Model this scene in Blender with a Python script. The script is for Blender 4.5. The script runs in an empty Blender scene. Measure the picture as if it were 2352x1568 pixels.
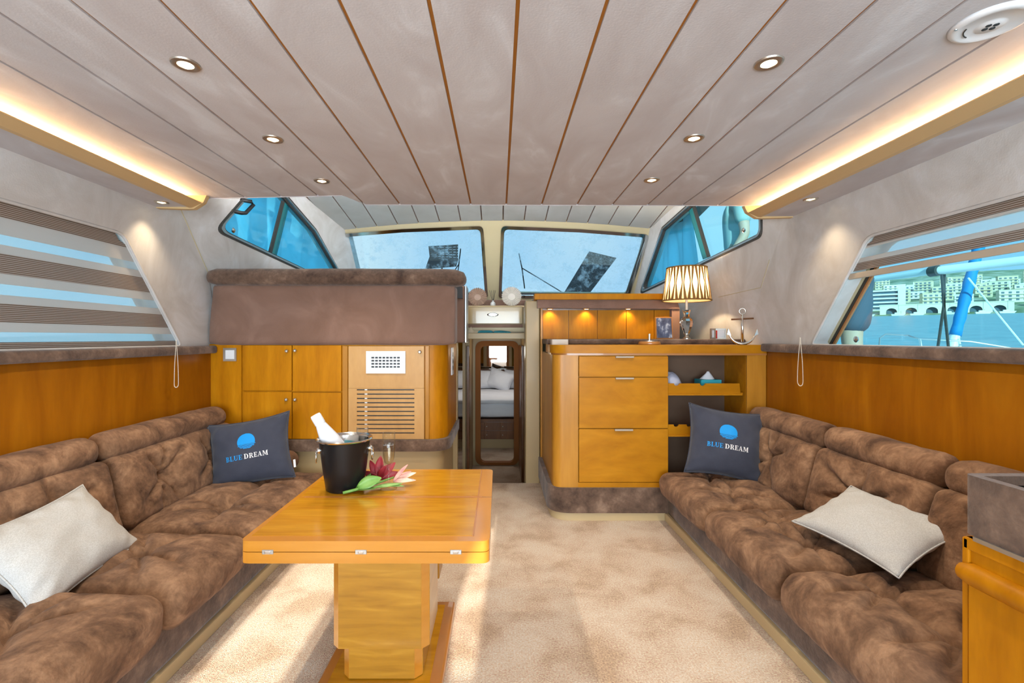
import bpy, bmesh, math, random
from mathutils import Vector, Matrix, noise, geometry

PI = math.pi
scene = bpy.context.scene
C = scene.collection
random.seed(7)

# ------------------------------------------------------------------ camera
F, VX, VY, EYE = 1110.0, 1145.0, 776.0, 1.2       # focal length and vanishing point in 2352x1568 pixels
cam_data = bpy.data.cameras.new('camera')
cam = bpy.data.objects.new('camera', cam_data)
C.objects.link(cam)
cam.location = (0, 0, EYE)
cam.rotation_euler = (PI / 2, 0, 0)
cam_data.sensor_width = 36.0
cam_data.lens = 36.0 * F / 2352.0
cam_data.shift_x = (1176 - VX) / 2352.0
cam_data.shift_y = (VY - 784) / 2352.0
cam_data.clip_start = 0.02
cam_data.clip_end = 5000
scene.camera = cam

# ------------------------------------------------------------------ world, sun, added aft fill, exposure
world = bpy.data.worlds.new('sky')
scene.world = world
world.use_nodes = True
wn = world.node_tree
wn.nodes.clear()
w_out = wn.nodes.new('ShaderNodeOutputWorld')
w_bg = wn.nodes.new('ShaderNodeBackground')
w_tc = wn.nodes.new('ShaderNodeTexCoord')
w_no = wn.nodes.new('ShaderNodeTexNoise')
w_no.inputs['Scale'].default_value = 3.0
w_no.inputs['Detail'].default_value = 7.0
w_ra = wn.nodes.new('ShaderNodeValToRGB')
w_ra.color_ramp.elements[0].position = 0.38
w_ra.color_ramp.elements[0].color = (0.62, 0.80, 0.98, 1)
w_ra.color_ramp.elements[1].position = 0.66
w_ra.color_ramp.elements[1].color = (0.95, 0.97, 1.0, 1)
wn.links.new(w_tc.outputs['Generated'], w_no.inputs['Vector'])
wn.links.new(w_no.outputs['Fac'], w_ra.inputs['Fac'])
wn.links.new(w_ra.outputs['Color'], w_bg.inputs['Color'])
w_bg.inputs['Strength'].default_value = 0.95
wn.links.new(w_bg.outputs[0], w_out.inputs[0])

def add_light(name, kind, loc, energy, color, parent=None, direction=None, **kw):
    d = bpy.data.lights.new(name, kind)
    d.energy = energy
    d.color = color
    for k, v in kw.items():
        setattr(d, k, v)
    o = bpy.data.objects.new(name, d)
    C.objects.link(o)
    o.location = loc
    if direction is not None:
        o.rotation_euler = Vector(direction).to_track_quat('-Z', 'Y').to_euler()
    if parent:
        o.parent = parent
        o.location = Vector(loc) - ORIGIN.get(parent.name, Vector())
    return o

ORIGIN = {}
SUN_SLOPE = 0.33
add_light('sun', 'SUN', (0, -6, 6), 7.0, (1.0, 0.93, 0.80), direction=(0.0, 1.0, -SUN_SLOPE), angle=0.009)
# added area lamp behind the camera for assumed aft daylight, no doors modelled
add_light('added_aft_fill', 'AREA', (-0.05, -2.50, 1.05), 190.0, (0.76, 0.905, 1.0), direction=(0, 1, 0.0),
          shape='RECTANGLE', size=3.4, size_y=1.6)

vs = scene.view_settings
vs.view_transform = 'Standard'
vs.look = 'None'
vs.gamma = 1.0
vs.use_curve_mapping = False
vs.exposure = 0.43
cy = scene.cycles
cy.max_bounces = 7
cy.diffuse_bounces = 3
cy.glossy_bounces = 3
cy.transmission_bounces = 8
cy.transparent_max_bounces = 12
cy.adaptive_threshold = 0.05
cy.caustics_reflective = False
cy.caustics_refractive = False
cy.sample_clamp_indirect = 4.0

# ------------------------------------------------------------------ helpers
def W(px, py, Y):
    """photograph pixel at depth Y -> point in the cabin"""
    return Vector(((px - VX) / F * Y, Y, EYE - (py - VY) / F * Y))

def WX(px, py, X):
    """photograph pixel on the plane x = X"""
    Y = X * F / (px - VX)
    return Vector((X, Y, EYE - (py - VY) / F * Y))

def WZ(px, py, z):
    """photograph pixel on the level z"""
    Y = (EYE - z) * F / (py - VY)
    return Vector(((px - VX) / F * Y, Y, z))

def WP(px, py, p0, n):
    """photograph pixel on the plane through p0 with normal n"""
    d = Vector(((px - VX) / F, 1.0, -(py - VY) / F))
    o = Vector((0, 0, EYE))
    t = (Vector(p0) - o).dot(n) / d.dot(n)
    return o + d * t

def obj(name, bm, mat, parent=None, smooth=False, kind=None, label=None):
    me = bpy.data.meshes.new(name)
    bmesh.ops.recalc_face_normals(bm, faces=bm.faces)
    if parent is not None:
        off = ORIGIN.get(parent.name, Vector())
        if off.length > 0:
            bmesh.ops.translate(bm, verts=bm.verts, vec=-off)
    bm.to_mesh(me)
    bm.free()
    if smooth:
        me.polygons.foreach_set('use_smooth', [True] * len(me.polygons))
        if smooth != 'all':
            me.update()
            try:
                me.set_sharp_from_angle(angle=math.radians(40))
            except Exception:
                pass
    me.materials.append(mat)
    o = bpy.data.objects.new(name, me)
    C.objects.link(o)
    if parent is not None:
        o.parent = parent
        ORIGIN[o.name] = ORIGIN.get(parent.name, Vector())
    if kind:
        o['kind'] = kind
    if label:
        o['label'] = label
    return o

def tag(o, label, cat, group=None, kind=None):
    o['label'] = label
    o['category'] = cat
    if group:
        o['group'] = group
    if kind:
        o['kind'] = kind
    return o

def thing(name, label, cat, loc=(0, 0, 0), group=None, kind=None):
    o = bpy.data.objects.new(name, None)
    C.objects.link(o)
    o.location = loc
    o.empty_display_size = 0.05
    ORIGIN[o.name] = Vector(loc)
    return tag(o, label, cat, group, kind)

def share(name, src, parent, loc):
    """another object with the same mesh data"""
    o = bpy.data.objects.new(name, src.data)
    C.objects.link(o)
    o.parent = parent
    o.location = loc
    return o

def BM():
    return bmesh.new()

def box(bm, x0, x1, y0, y1, z0, z1, bev=0.0, seg=2):
    vs_ = [bm.verts.new((x, y, z)) for x in (x0, x1) for y in (y0, y1) for z in (z0, z1)]
    q = [(0, 1, 3, 2), (4, 6, 7, 5), (0, 4, 5, 1), (2, 3, 7, 6), (0, 2, 6, 4), (1, 5, 7, 3)]
    fs = [bm.faces.new([vs_[i] for i in f]) for f in q]
    if bev > 0:
        es = list({e for f in fs for e in f.edges})
        bmesh.ops.bevel(bm, geom=es, offset=bev, segments=seg, affect='EDGES', profile=0.5)
    return bm

def bx(x0, x1, y0, y1, z0, z1, bev=0.0, seg=2):
    return box(BM(), x0, x1, y0, y1, z0, z1, bev, seg)

def prism(bm, pts, to3d, depth, holes=()):
    """extruded polygon, with holes; to3d maps 2d to 3d, depth is a 3d vector"""
    loops = [[Vector((p[0], p[1], 0)) for p in pts]] + [[Vector((p[0], p[1], 0)) for p in h] for h in holes]
    tris = geometry.tessellate_polygon(loops)
    flat = [v for l in loops for v in l]
    dv = Vector(depth)
    a = [bm.verts.new(to3d(v.x, v.y)) for v in flat]
    b = [bm.verts.new(Vector(to3d(v.x, v.y)) + dv) for v in flat]
    for t in tris:
        try:
            bm.faces.new([a[i] for i in t])
            bm.faces.new([b[i] for i in reversed(t)])
        except ValueError:
            pass
    k = 0
    for l in loops:
        n = len(l)
        for i in range(n):
            j = (i + 1) % n
            try:
                bm.faces.new([a[k + i], a[k + j], b[k + j], b[k + i]])
            except ValueError:
                pass
        k += n
    return bm

def round_poly(pts, r, n=6):
    out = []
    m = len(pts)
    rs = r if isinstance(r, (list, tuple)) else [r] * m
    for i in range(m):
        p0, p, p1 = Vector(pts[i - 1]), Vector(pts[i]), Vector(pts[(i + 1) % m])
        if rs[i] <= 0:
            out.append((p.x, p.y))
            continue
        a, b = (p0 - p), (p1 - p)
        la, lb = a.length, b.length
        a.normalize(); b.normalize()
        ang = a.angle(b)
        d = min(rs[i] / math.tan(ang / 2), la * 0.49, lb * 0.49)
        s, e = p + a * d, p + b * d
        for k in range(n + 1):
            t = k / n
            q = s * (1 - t) ** 2 + p * 2 * t * (1 - t) + e * t * t
            out.append((q.x, q.y))
    return out

def offset_poly(pts, d):
    """offset a polygon outwards by d"""
    m = len(pts)
    area = sum(pts[i][0] * pts[(i + 1) % m][1] - pts[(i + 1) % m][0] * pts[i][1] for i in range(m))
    s = 1 if area > 0 else -1
    out = []
    for i in range(m):
        p0, p, p1 = Vector(pts[i - 1]), Vector(pts[i]), Vector(pts[(i + 1) % m])
        a = (p - p0).normalized(); b = (p1 - p).normalized()
        na = Vector((a.y, -a.x)) * s; nb = Vector((b.y, -b.x)) * s
        k = 1 + na.dot(nb)
        v = (na + nb) / max(k, 0.2)
        out.append((p.x + v.x * d, p.y + v.y * d))
    return out

def tube(bm, pts, r, n=8, closed=False, cap=True):
    pts = [Vector(p) for p in pts]
    m = len(pts)
    rr = r if isinstance(r, (list, tuple)) else [r] * m
    rings = []
    t_prev = None
    nrm = None
    for i in range(m):
        if closed:
            t = (pts[(i + 1) % m] - pts[i - 1]).normalized()
        else:
            t = (pts[min(i + 1, m - 1)] - pts[max(i - 1, 0)]).normalized()
        if nrm is None:
            u = Vector((0, 0, 1)) if abs(t.z) < 0.9 else Vector((1, 0, 0))
            nrm = (u - t * u.dot(t)).normalized()
        else:
            nrm = (nrm - t * nrm.dot(t))
            nrm = nrm.normalized() if nrm.length > 1e-6 else Vector((1, 0, 0))
        bn = t.cross(nrm)
        rings.append([bm.verts.new(pts[i] + (nrm * math.cos(2 * PI * k / n) + bn * math.sin(2 * PI * k / n)) * rr[i]) for k in range(n)])
    for i in range(m if closed else m - 1):
        A, B = rings[i], rings[(i + 1) % m]
        for k in range(n):
            bm.faces.new([A[k], A[(k + 1) % n], B[(k + 1) % n], B[k]])
    if cap and not closed:
        bm.faces.new(rings[0][::-1]); bm.faces.new(rings[-1])
    return bm

def lathe(bm, prof, n=24, c=(0, 0, 0), m=None):
    c = Vector(c)
    rings = []
    for r, z in prof:
        if r < 1e-6:
            v = Vector((0, 0, z))
            rings.append([bm.verts.new((m @ v if m else v) + c)])
        else:
            row = []
            for k in range(n):
                a = 2 * PI * k / n
                v = Vector((r * math.cos(a), r * math.sin(a), z))
                row.append(bm.verts.new((m @ v if m else v) + c))
            rings.append(row)
    for A, B in zip(rings, rings[1:]):
        for k in range(n):
            k2 = (k + 1) % n
            q = [A[k % len(A)], A[k2 % len(A)], B[k2 % len(B)], B[k % len(B)]]
            u = []
            for v in q:
                if v not in u:
                    u.append(v)
            if len(u) > 2:
                try:
                    bm.faces.new(u)
                except ValueError:
                    pass
    return bm

def cushion(size, r, puff=0.02, dimples=(), seed=0, cuts=22, axis=2, wrinkle=0.004, mat=None):
    """soft rounded block; puff and dimples act along one axis (the + side takes the dimples)"""
    bm = BM()
    bmesh.ops.create_cube(bm, size=2.0)
    bmesh.ops.subdivide_edges(bm, edges=bm.edges[:], cuts=cuts, use_grid_fill=True)
    h = Vector(size) * 0.5
    rad = min(r, *[c * 0.999 for c in h])
    ax = [0, 1, 2]
    ax.remove(axis)
    iu, iv = ax
    for v in bm.verts:
        p = Vector((v.co.x * h.x, v.co.y * h.y, v.co.z * h.z))
        q = Vector([max(-(h[i] - rad), min(h[i] - rad, p[i])) for i in range(3)])
        d = p - q
        li = max(abs(d.x), abs(d.y), abs(d.z))
        if d.length > 1e-9:
            d = d * (li / d.length)
        p = q + d
        u, w = p[iu] / h[iu], p[iv] / h[iv]
        s = p[axis] / h[axis]
        p[axis] += s * puff * max(0, 1 - u * u) * max(0, 1 - w * w) * 1.6
        fall = max(0, 1 - u ** 6) * max(0, 1 - w ** 6)
        for (du, dv, dep, sig) in dimples:
            if s > 0:
                x, y = p[iu] - du * h[iu], p[iv] - dv * h[iv]
                rr_ = math.hypot(x, y)
                a = math.atan2(y, x)
                g = math.exp(-(rr_ / sig) ** 2)
                g2 = math.exp(-(rr_ / (sig * 0.28)) ** 2)
                cre = math.exp(-((rr_ - sig * 0.8) / (sig * 0.9)) ** 2)
                wv = abs(math.sin(a * 3.0 + seed + 0.9 * math.sin(a * 2 + seed))) ** 10
                p[axis] -= s * (dep * 0.45 * g + dep * 0.8 * g2 + dep * 0.55 * cre * wv) * fall
        nz = noise.noise(Vector((p.x * 7 + seed * 3.1, p.y * 7, p.z * 7))) + 0.5 * noise.noise(Vector((p.x * 19, p.y * 19 + seed, p.z * 19)))
        p += v.co.normalized() * wrinkle * nz
        v.co = p
    if mat is not None:
        bmesh.ops.transform(bm, matrix=mat, verts=bm.verts)
    return bm

def T(x, y, z, rx=0, ry=0, rz=0):
    return Matrix.Translation((x, y, z)) @ Matrix.Rotation(rz, 4, 'Z') @ Matrix.Rotation(ry, 4, 'Y') @ Matrix.Rotation(rx, 4, 'X')

# ------------------------------------------------------------------ materials
def new_mat(name):
    m = bpy.data.materials.new(name)
    m.use_nodes = True
    nt = m.node_tree
    b = nt.nodes['Principled BSDF']
    return m, nt, b

def plain(name, col, rough=0.5, metal=0.0, coat=0.0, spec=0.5, **kw):
    m, nt, b = new_mat(name)
    b.inputs['Base Color'].default_value = (*col, 1)
    b.inputs['Roughness'].default_value = rough
    b.inputs['Metallic'].default_value = metal
    b.inputs['Coat Weight'].default_value = coat
    b.inputs['Specular IOR Level'].default_value = spec
    for k, v in kw.items():
        b.inputs[k].default_value = v
    return m

def noisy(name, stops, scale=5.0, detail=5.0, stretch=(1, 1, 1), rough=0.6, bump=0.0, bump_scale=60.0, bump_stretch=None,
          coat=0.0, sheen=0.0, spec=0.5, distortion=0.0, fine=0.0, fine_scale=120.0, nrough=0.55):
    """colour from stretched noise through a ramp, with fine relief"""
    m, nt, b = new_mat(name)
    N, L = nt.nodes, nt.links
    tc = N.new('ShaderNodeTexCoord')
    mp = N.new('ShaderNodeMapping')
    mp.inputs['Scale'].default_value = stretch
    no = N.new('ShaderNodeTexNoise')
    no.inputs['Scale'].default_value = scale
    no.inputs['Detail'].default_value = detail
    no.inputs['Roughness'].default_value = nrough
    no.inputs['Distortion'].default_value = distortion
    ra = N.new('ShaderNodeValToRGB')
    els = ra.color_ramp.elements
    while len(els) < len(stops):
        els.new(0.5)
    for e, (p, c) in zip(els, stops):
        e.position = p
        e.color = (*c, 1)
    L.new(tc.outputs['Object'], mp.inputs['Vector'])
    L.new(mp.outputs['Vector'], no.inputs['Vector'])
    L.new(no.outputs['Fac'], ra.inputs['Fac'])
    col = ra.outputs['Color']
    if fine > 0:
        n2 = N.new('ShaderNodeTexNoise')
        n2.inputs['Scale'].default_value = fine_scale
        n2.inputs['Detail'].default_value = 2
        mx = N.new('ShaderNodeMix')
        mx.data_type = 'RGBA'
        mx.blend_type = 'OVERLAY'
        mx.inputs[0].default_value = fine
        L.new(mp.outputs['Vector'], n2.inputs['Vector'])
        L.new(col, mx.inputs[6])
        L.new(n2.outputs['Fac'], mx.inputs[7])
        col = mx.outputs[2]
    L.new(col, b.inputs['Base Color'])
    b.inputs['Roughness'].default_value = rough
    b.inputs['Coat Weight'].default_value = coat
    b.inputs['Coat Roughness'].default_value = 0.12
    b.inputs['Sheen Weight'].default_value = sheen
    b.inputs['Specular IOR Level'].default_value = spec
    if bump > 0:
        n3 = N.new('ShaderNodeTexNoise')
        n3.inputs['Scale'].default_value = bump_scale
        n3.inputs['Detail'].default_value = 2
        bp = N.new('ShaderNodeBump')
        bp.inputs['Strength'].default_value = bump
        bp.inputs['Distance'].default_value = 0.01
        if bump_stretch:
            mp2 = N.new('ShaderNodeMapping')
            mp2.inputs['Scale'].default_value = bump_stretch
            L.new(tc.outputs['Object'], mp2.inputs['Vector'])
            L.new(mp2.outputs['Vector'], n3.inputs['Vector'])
        else:
            L.new(tc.outputs['Object'], n3.inputs['Vector'])
        L.new(n3.outputs['Fac'], bp.inputs['Height'])
        L.new(bp.outputs['Normal'], b.inputs['Normal'])
    return m

def emit(name, col, strength):
    m, nt, b = new_mat(name)
    b.inputs['Base Color'].default_value = (*col, 1)
    b.inputs['Emission Color'].default_value = (*col, 1)
    b.inputs['Emission Strength'].default_value = strength
    return m

def glass_pane(name, tint, gloss=0.06, dirt=0.0):
    """thin tinted pane: see-through with a faint reflection, optional salt marks"""
    m, nt, b = new_mat(name)
    N, L = nt.nodes, nt.links
    N.remove(b)
    out = N['Material Output']
    tr = N.new('ShaderNodeBsdfTransparent')
    tr.inputs['Color'].default_value = (*tint, 1)
    gl = N.new('ShaderNodeBsdfGlossy')
    gl.inputs['Roughness'].default_value = 0.03
    mx = N.new('ShaderNodeMixShader')
    mx.inputs[0].default_value = gloss
    L.new(tr.outputs[0], mx.inputs[1]); L.new(gl.outputs[0], mx.inputs[2])
    last = mx.outputs[0]
    if dirt > 0:
        tc = N.new('ShaderNodeTexCoord')
        no = N.new('ShaderNodeTexNoise')
        no.inputs['Scale'].default_value = 9; no.inputs['Detail'].default_value = 6; no.inputs['Roughness'].default_value = 0.75
        ra = N.new('ShaderNodeValToRGB')
        ra.color_ramp.elements[0].position = 0.5; ra.color_ramp.elements[0].color = (0, 0, 0, 1)
        ra.color_ramp.elements[1].position = 0.68; ra.color_ramp.elements[1].color = (dirt, dirt, dirt, 1)
        tl = N.new('ShaderNodeBsdfTranslucent')
        tl.inputs['Color'].default_value = (0.55, 0.75, 0.85, 1)
        m2 = N.new('ShaderNodeMixShader')
        L.new(tc.outputs['Object'], no.inputs['Vector'])
        L.new(no.outputs['Fac'], ra.inputs['Fac'])
        L.new(ra.outputs['Color'], m2.inputs[0])
        L.new(last, m2.inputs[1]); L.new(tl.outputs[0], m2.inputs[2])
        last = m2.outputs[0]
    L.new(last, out.inputs['Surface'])
    return m

def cloth_see(name, col, see, line_scale=0.0, line_col=None, trans=0.6):
    """woven blind fabric: part diffuse, part translucent, part open weave"""
    m, nt, b = new_mat(name)
    N, L = nt.nodes, nt.links
    N.remove(b)
    out = N['Material Output']
    df = N.new('ShaderNodeBsdfDiffuse'); tl = N.new('ShaderNodeBsdfTranslucent'); tr = N.new('ShaderNodeBsdfTransparent')
    a = N.new('ShaderNodeMixShader'); a.inputs[0].default_value = trans
    c = N.new('ShaderNodeMixShader'); c.inputs[0].default_value = see
    df.inputs['Color'].default_value = (*col, 1); tl.inputs['Color'].default_value = (*col, 1)
    if line_scale:
        tc = N.new('ShaderNodeTexCoord')
        wv = N.new('ShaderNodeTexWave')
        wv.bands_direction = 'Z'
        wv.inputs['Scale'].default_value = line_scale
        wv.inputs['Distortion'].default_value = 0.6
        wv.inputs['Detail'].default_value = 2
        ra = N.new('ShaderNodeValToRGB')
        ra.color_ramp.elements[0].position = 0.25; ra.color_ramp.elements[0].color = (*line_col, 1)
        ra.color_ramp.elements[1].position = 0.7; ra.color_ramp.elements[1].color = (*col, 1)
        L.new(tc.outputs['Object'], wv.inputs['Vector'])
        L.new(wv.outputs['Color'], ra.inputs['Fac'])
        L.new(ra.outputs['Color'], df.inputs['Color']); L.new(ra.outputs['Color'], tl.inputs['Color'])
    L.new(df.outputs[0], a.inputs[1]); L.new(tl.outputs[0], a.inputs[2])
    L.new(a.outputs[0], c.inputs[1]); L.new(tr.outputs[0], c.inputs[2])
    L.new(c.outputs[0], out.inputs['Surface'])
    return m

M = {}
M['honey'] = noisy('honey_wood', [(0.3, (0.39, 0.138, 0.002)), (0.55, (0.485, 0.185, 0.003)), (0.75, (0.56, 0.228, 0.006))],
                   scale=2.2, stretch=(6, 6, 1), rough=0.42, coat=0.03, spec=0.12, fine=0.12, fine_scale=14)
M['maple'] = noisy('maple_wood', [(0.25, (0.36, 0.132, 0.004)), (0.55, (0.45, 0.180, 0.006)), (0.8, (0.53, 0.228, 0.012))],
                   scale=2.0, stretch=(1.2, 4, 3), rough=0.40, coat=0.04, spec=0.15, distortion=1.2, fine=0.15, fine_scale=8)
M['maple_up'] = noisy('maple_wood_upright', [(0.25, (0.36, 0.150, 0.012)), (0.55, (0.46, 0.200, 0.020)), (0.8, (0.53, 0.25, 0.032))],
                      scale=2.2, stretch=(7, 7, 0.8), rough=0.36, coat=0.08, spec=0.3)
M['panel'] = noisy('wall_panel_wood', [(0.3, (0.235, 0.070, 0.001)), (0.6, (0.31, 0.102, 0.002)), (0.8, (0.36, 0.130, 0.004))],
                   scale=1.6, stretch=(5, 5, 0.8), rough=0.40, coat=0.04, spec=0.2, distortion=0.8, fine=0.12, fine_scale=9)
M['pale'] = noisy('pale_wood', [(0.3, (0.50, 0.265, 0.085)), (0.6, (0.57, 0.32, 0.115)), (0.8, (0.63, 0.37, 0.15))],
                  scale=2.0, stretch=(3, 3, 1.2), rough=0.45, coat=0.05, spec=0.3, fine=0.1, fine_scale=12)
M['table'] = noisy('table_veneer', [(0.25, (0.36, 0.140, 0.005)), (0.5, (0.47, 0.205, 0.008)), (0.8, (0.56, 0.27, 0.017))],
                   scale=3.5, stretch=(1.0, 7, 3), rough=0.22, coat=0.40, spec=0.35, distortion=0.7, fine=0.2, fine_scale=9)
M['table_edge'] = noisy('table_edging', [(0.3, (0.46, 0.175, 0.016)), (0.7, (0.56, 0.235, 0.032))], scale=2.0, stretch=(1.0, 1, 8), rough=0.2, coat=0.7)
M['pedestal'] = noisy('figured_veneer', [(0.3, (0.29, 0.125, 0.009)), (0.55, (0.38, 0.175, 0.014)), (0.75, (0.47, 0.235, 0.026))],
                      scale=4.0, stretch=(1.0, 1, 9), rough=0.3, coat=0.4, distortion=0.6)
M['redwood'] = plain('reddish_wood_trim', (0.42, 0.16, 0.03), 0.3, coat=0.4)
M['doorframe'] = plain('dark_varnished_trim', (0.27, 0.095, 0.020), 0.55, coat=0.0, spec=0.15)
M['satin'] = plain('satin_bronze', (0.42, 0.35, 0.28), 0.55, 0.25)
M['teal_glass'] = plain('teal_glass_edge', (0.01, 0.18, 0.20), 0.3)
M['strip'] = plain('ceiling_groove_wood', (0.40, 0.155, 0.02), 0.5)
M['brownwood'] = noisy('dark_brown_wood', [(0.3, (0.12, 0.04, 0.012)), (0.7, (0.20, 0.075, 0.02))], scale=3, stretch=(6, 6, 1), rough=0.3, coat=0.3)
M['darkback'] = noisy('brown_backing', [(0.3, (0.10, 0.055, 0.03)), (0.7, (0.15, 0.085, 0.05))], scale=3, rough=0.7)
M['suede'] = noisy('brown_suede', [(0.32, (0.080, 0.041, 0.023)), (0.5, (0.19, 0.102, 0.057)), (0.68, (0.33, 0.188, 0.108))],
                   scale=8.0, detail=5, rough=0.9, bump=0.25, bump_scale=90, sheen=0.06, spec=0.1, distortion=0.5, fine=0.3, fine_scale=60, nrough=0.66)
M['suede_dark'] = noisy('dark_brown_suede', [(0.34, (0.060, 0.035, 0.025)), (0.55, (0.150, 0.092, 0.064)), (0.7, (0.26, 0.17, 0.12))],
                        scale=7, detail=5, rough=0.9, bump=0.25, bump_scale=90, sheen=0.2, spec=0.15, fine=0.25, fine_scale=60, nrough=0.65)
M['suede_smooth'] = noisy('taupe_suede', [(0.3, (0.185, 0.104, 0.074)), (0.55, (0.225, 0.130, 0.096)), (0.75, (0.28, 0.17, 0.13))],
                          scale=3.2, detail=6, rough=0.9, bump=0.12, bump_scale=120, sheen=0.2, spec=0.15, distortion=1.0)
M['ceil'] = noisy('pinkish_ceiling_suede', [(0.35, (0.525, 0.50, 0.52)), (0.58, (0.58, 0.57, 0.60)), (0.70, (0.66, 0.67, 0.715))],
                  scale=2.6, detail=5, stretch=(1.6, 0.7, 1), rough=0.85, spec=0.2, distortion=1.5, bump=0.05, bump_scale=150)
M['ceil_fore'] = noisy('grey_ceiling_suede', [(0.35, (0.58, 0.58, 0.56)), (0.65, (0.66, 0.67, 0.66))], scale=3, rough=0.85, spec=0.2)
M['wallsuede'] = noisy('grey_beige_wall_suede', [(0.32, (0.55, 0.51, 0.48)), (0.55, (0.64, 0.61, 0.59)), (0.74, (0.73, 0.72, 0.73))],
                       scale=2.4, detail=5, rough=0.88, spec=0.15, distortion=1.6, bump=0.06, bump_scale=150, nrough=0.62)
M['carpet'] = noisy('beige_carpet', [(0.36, (0.57, 0.385, 0.245)), (0.47, (0.71, 0.52, 0.37)), (0.62, (0.80, 0.635, 0.485))],
                    scale=4.2, detail=5, rough=0.95, bump=0.9, bump_scale=260, sheen=0.3, spec=0.05, distortion=0.3, fine=1.0, fine_scale=140, nrough=0.58)
M['cream'] = plain('cream_gelcoat', (0.43, 0.31, 0.16), 0.38, coat=0.05, spec=0.3)
M['cream_gloss'] = plain('glossy_cream_gelcoat', (0.43, 0.30, 0.145), 0.12, coat=0.4)
M['rail'] = plain('beige_blind_rail', (0.56, 0.47, 0.36), 0.5)
M['tan'] = plain('tan_frame_paint', (0.50, 0.42, 0.26), 0.45)
M['plinth'] = plain('beige_plinth', (0.50, 0.37, 0.20), 0.4)
M['valance'] = plain('tan_valance_leather', (0.60, 0.41, 0.20), 0.5)
M['chrome'] = plain('polished_steel', (0.80, 0.79, 0.77), 0.12, 1.0)
M['nickel'] = plain('brushed_nickel', (0.60, 0.56, 0.50), 0.35, 1.0)
M['alu'] = plain('grey_aluminium', (0.55, 0.56, 0.57), 0.35, 1.0)
M['black'] = plain('black_plastic', (0.015, 0.016, 0.018), 0.4)
M['liner'] = plain('matt_black_liner', (0.012, 0.011, 0.010), 0.95, spec=0.03)
M['gasket'] = plain('dark_rubber', (0.035, 0.033, 0.03), 0.6)
M['white'] = plain('white_plastic', (0.78, 0.79, 0.82), 0.35)
M['offwhite'] = plain('ivory_beads', (0.80, 0.72, 0.60), 0.4)
M['navy'] = noisy('navy_cotton', [(0.3, (0.034, 0.038, 0.058)), (0.7, (0.052, 0.056, 0.080))], scale=6, rough=0.85, bump=0.12, bump_scale=400, spec=0.2, sheen=0.2)
M['logo_blue'] = plain('printed_blue', (0.0, 0.28, 0.72), 0.7)
M['logo_white'] = plain('printed_white', (0.82, 0.80, 0.80), 0.7)
M['linen'] = noisy('ivory_herringbone', [(0.4, (0.49, 0.475, 0.455)), (0.6, (0.575, 0.565, 0.55))], scale=420, detail=1, stretch=(1, 0.4, 1), rough=0.9, bump=0.2, bump_scale=500, spec=0.15)
M['bucket'] = plain('matt_black_metal', (0.018, 0.018, 0.02), 0.32, 0.6)
M['bottle'] = plain('frosted_white_bottle', (0.76, 0.77, 0.83), 0.35)
M['cyan'] = plain('cyan_label', (0.03, 0.42, 0.60), 0.4)
M['petal_red'] = noisy('dark_red_petal', [(0.3, (0.20, 0.008, 0.012)), (0.7, (0.34, 0.02, 0.03))], scale=30, rough=0.5)
M['petal_pink'] = noisy('pink_petal', [(0.3, (0.72, 0.26, 0.25)), (0.6, (0.80, 0.58, 0.44))], scale=16, rough=0.5)
M['leaf'] = noisy('lily_leaf', [(0.3, (0.10, 0.26, 0.03)), (0.7, (0.26, 0.44, 0.12))], scale=14, rough=0.45)
M['glasstint'] = glass_pane('blue_tinted_glass', (0.54, 0.83, 0.92), 0.06)
M['glassfront'] = glass_pane('salt_streaked_windscreen', (0.68, 0.83, 0.89), 0.05, dirt=0.4)
M['mirror'] = plain('mirror_glass', (0.85, 0.85, 0.84), 0.02, 1.0)
M['shade_in'] = plain('lamp_fabric', (0.80, 0.66, 0.42), 0.8)
M['band'] = cloth_see('brown_blind_weave', (0.66, 0.54, 0.47), 0.10, 42, (0.25, 0.155, 0.10), 0.4)
M['band_pale'] = cloth_see('pale_blind_weave', (0.85, 0.76, 0.70), 0.16, trans=0.45)
M['sheer'] = cloth_see('sheer_blind_weave', (1.0, 1.0, 1.0), 0.66, trans=0.5)
M['sheet'] = noisy('white_bed_linen', [(0.3, (0.72, 0.74, 0.80)), (0.7, (0.82, 0.83, 0.86))], scale=4, rough=0.85)
M['tarp'] = noisy('blue_canvas', [(0.3, (0.02, 0.30, 0.55)), (0.7, (0.05, 0.48, 0.78))], scale=2.0, stretch=(3, 3, 0.6), rough=0.8, bump=0.3, bump_scale=14)
M['skin'] = plain('skin', (0.55, 0.33, 0.23), 0.6)
M['shorts'] = plain('dark_shorts', (0.05, 0.07, 0.10), 0.85)
M['shirt'] = plain('grey_green_shirt', (0.33, 0.42, 0.40), 0.85)
M['hair'] = plain('dark_hair', (0.03, 0.022, 0.016), 0.7)
M['led'] = emit('led_strip', (1.0, 0.58, 0.26), 100.0)
M['lens'] = emit('downlight_lens', (1.0, 0.80, 0.50), 9.0)
M['lens_warm'] = emit('warm_spot_lens', (1.0, 0.62, 0.22), 7.0)
for q_ in ('lens', 'lens_warm'):
    M[q_].cycles.emission_sampling = 'NONE'

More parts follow.
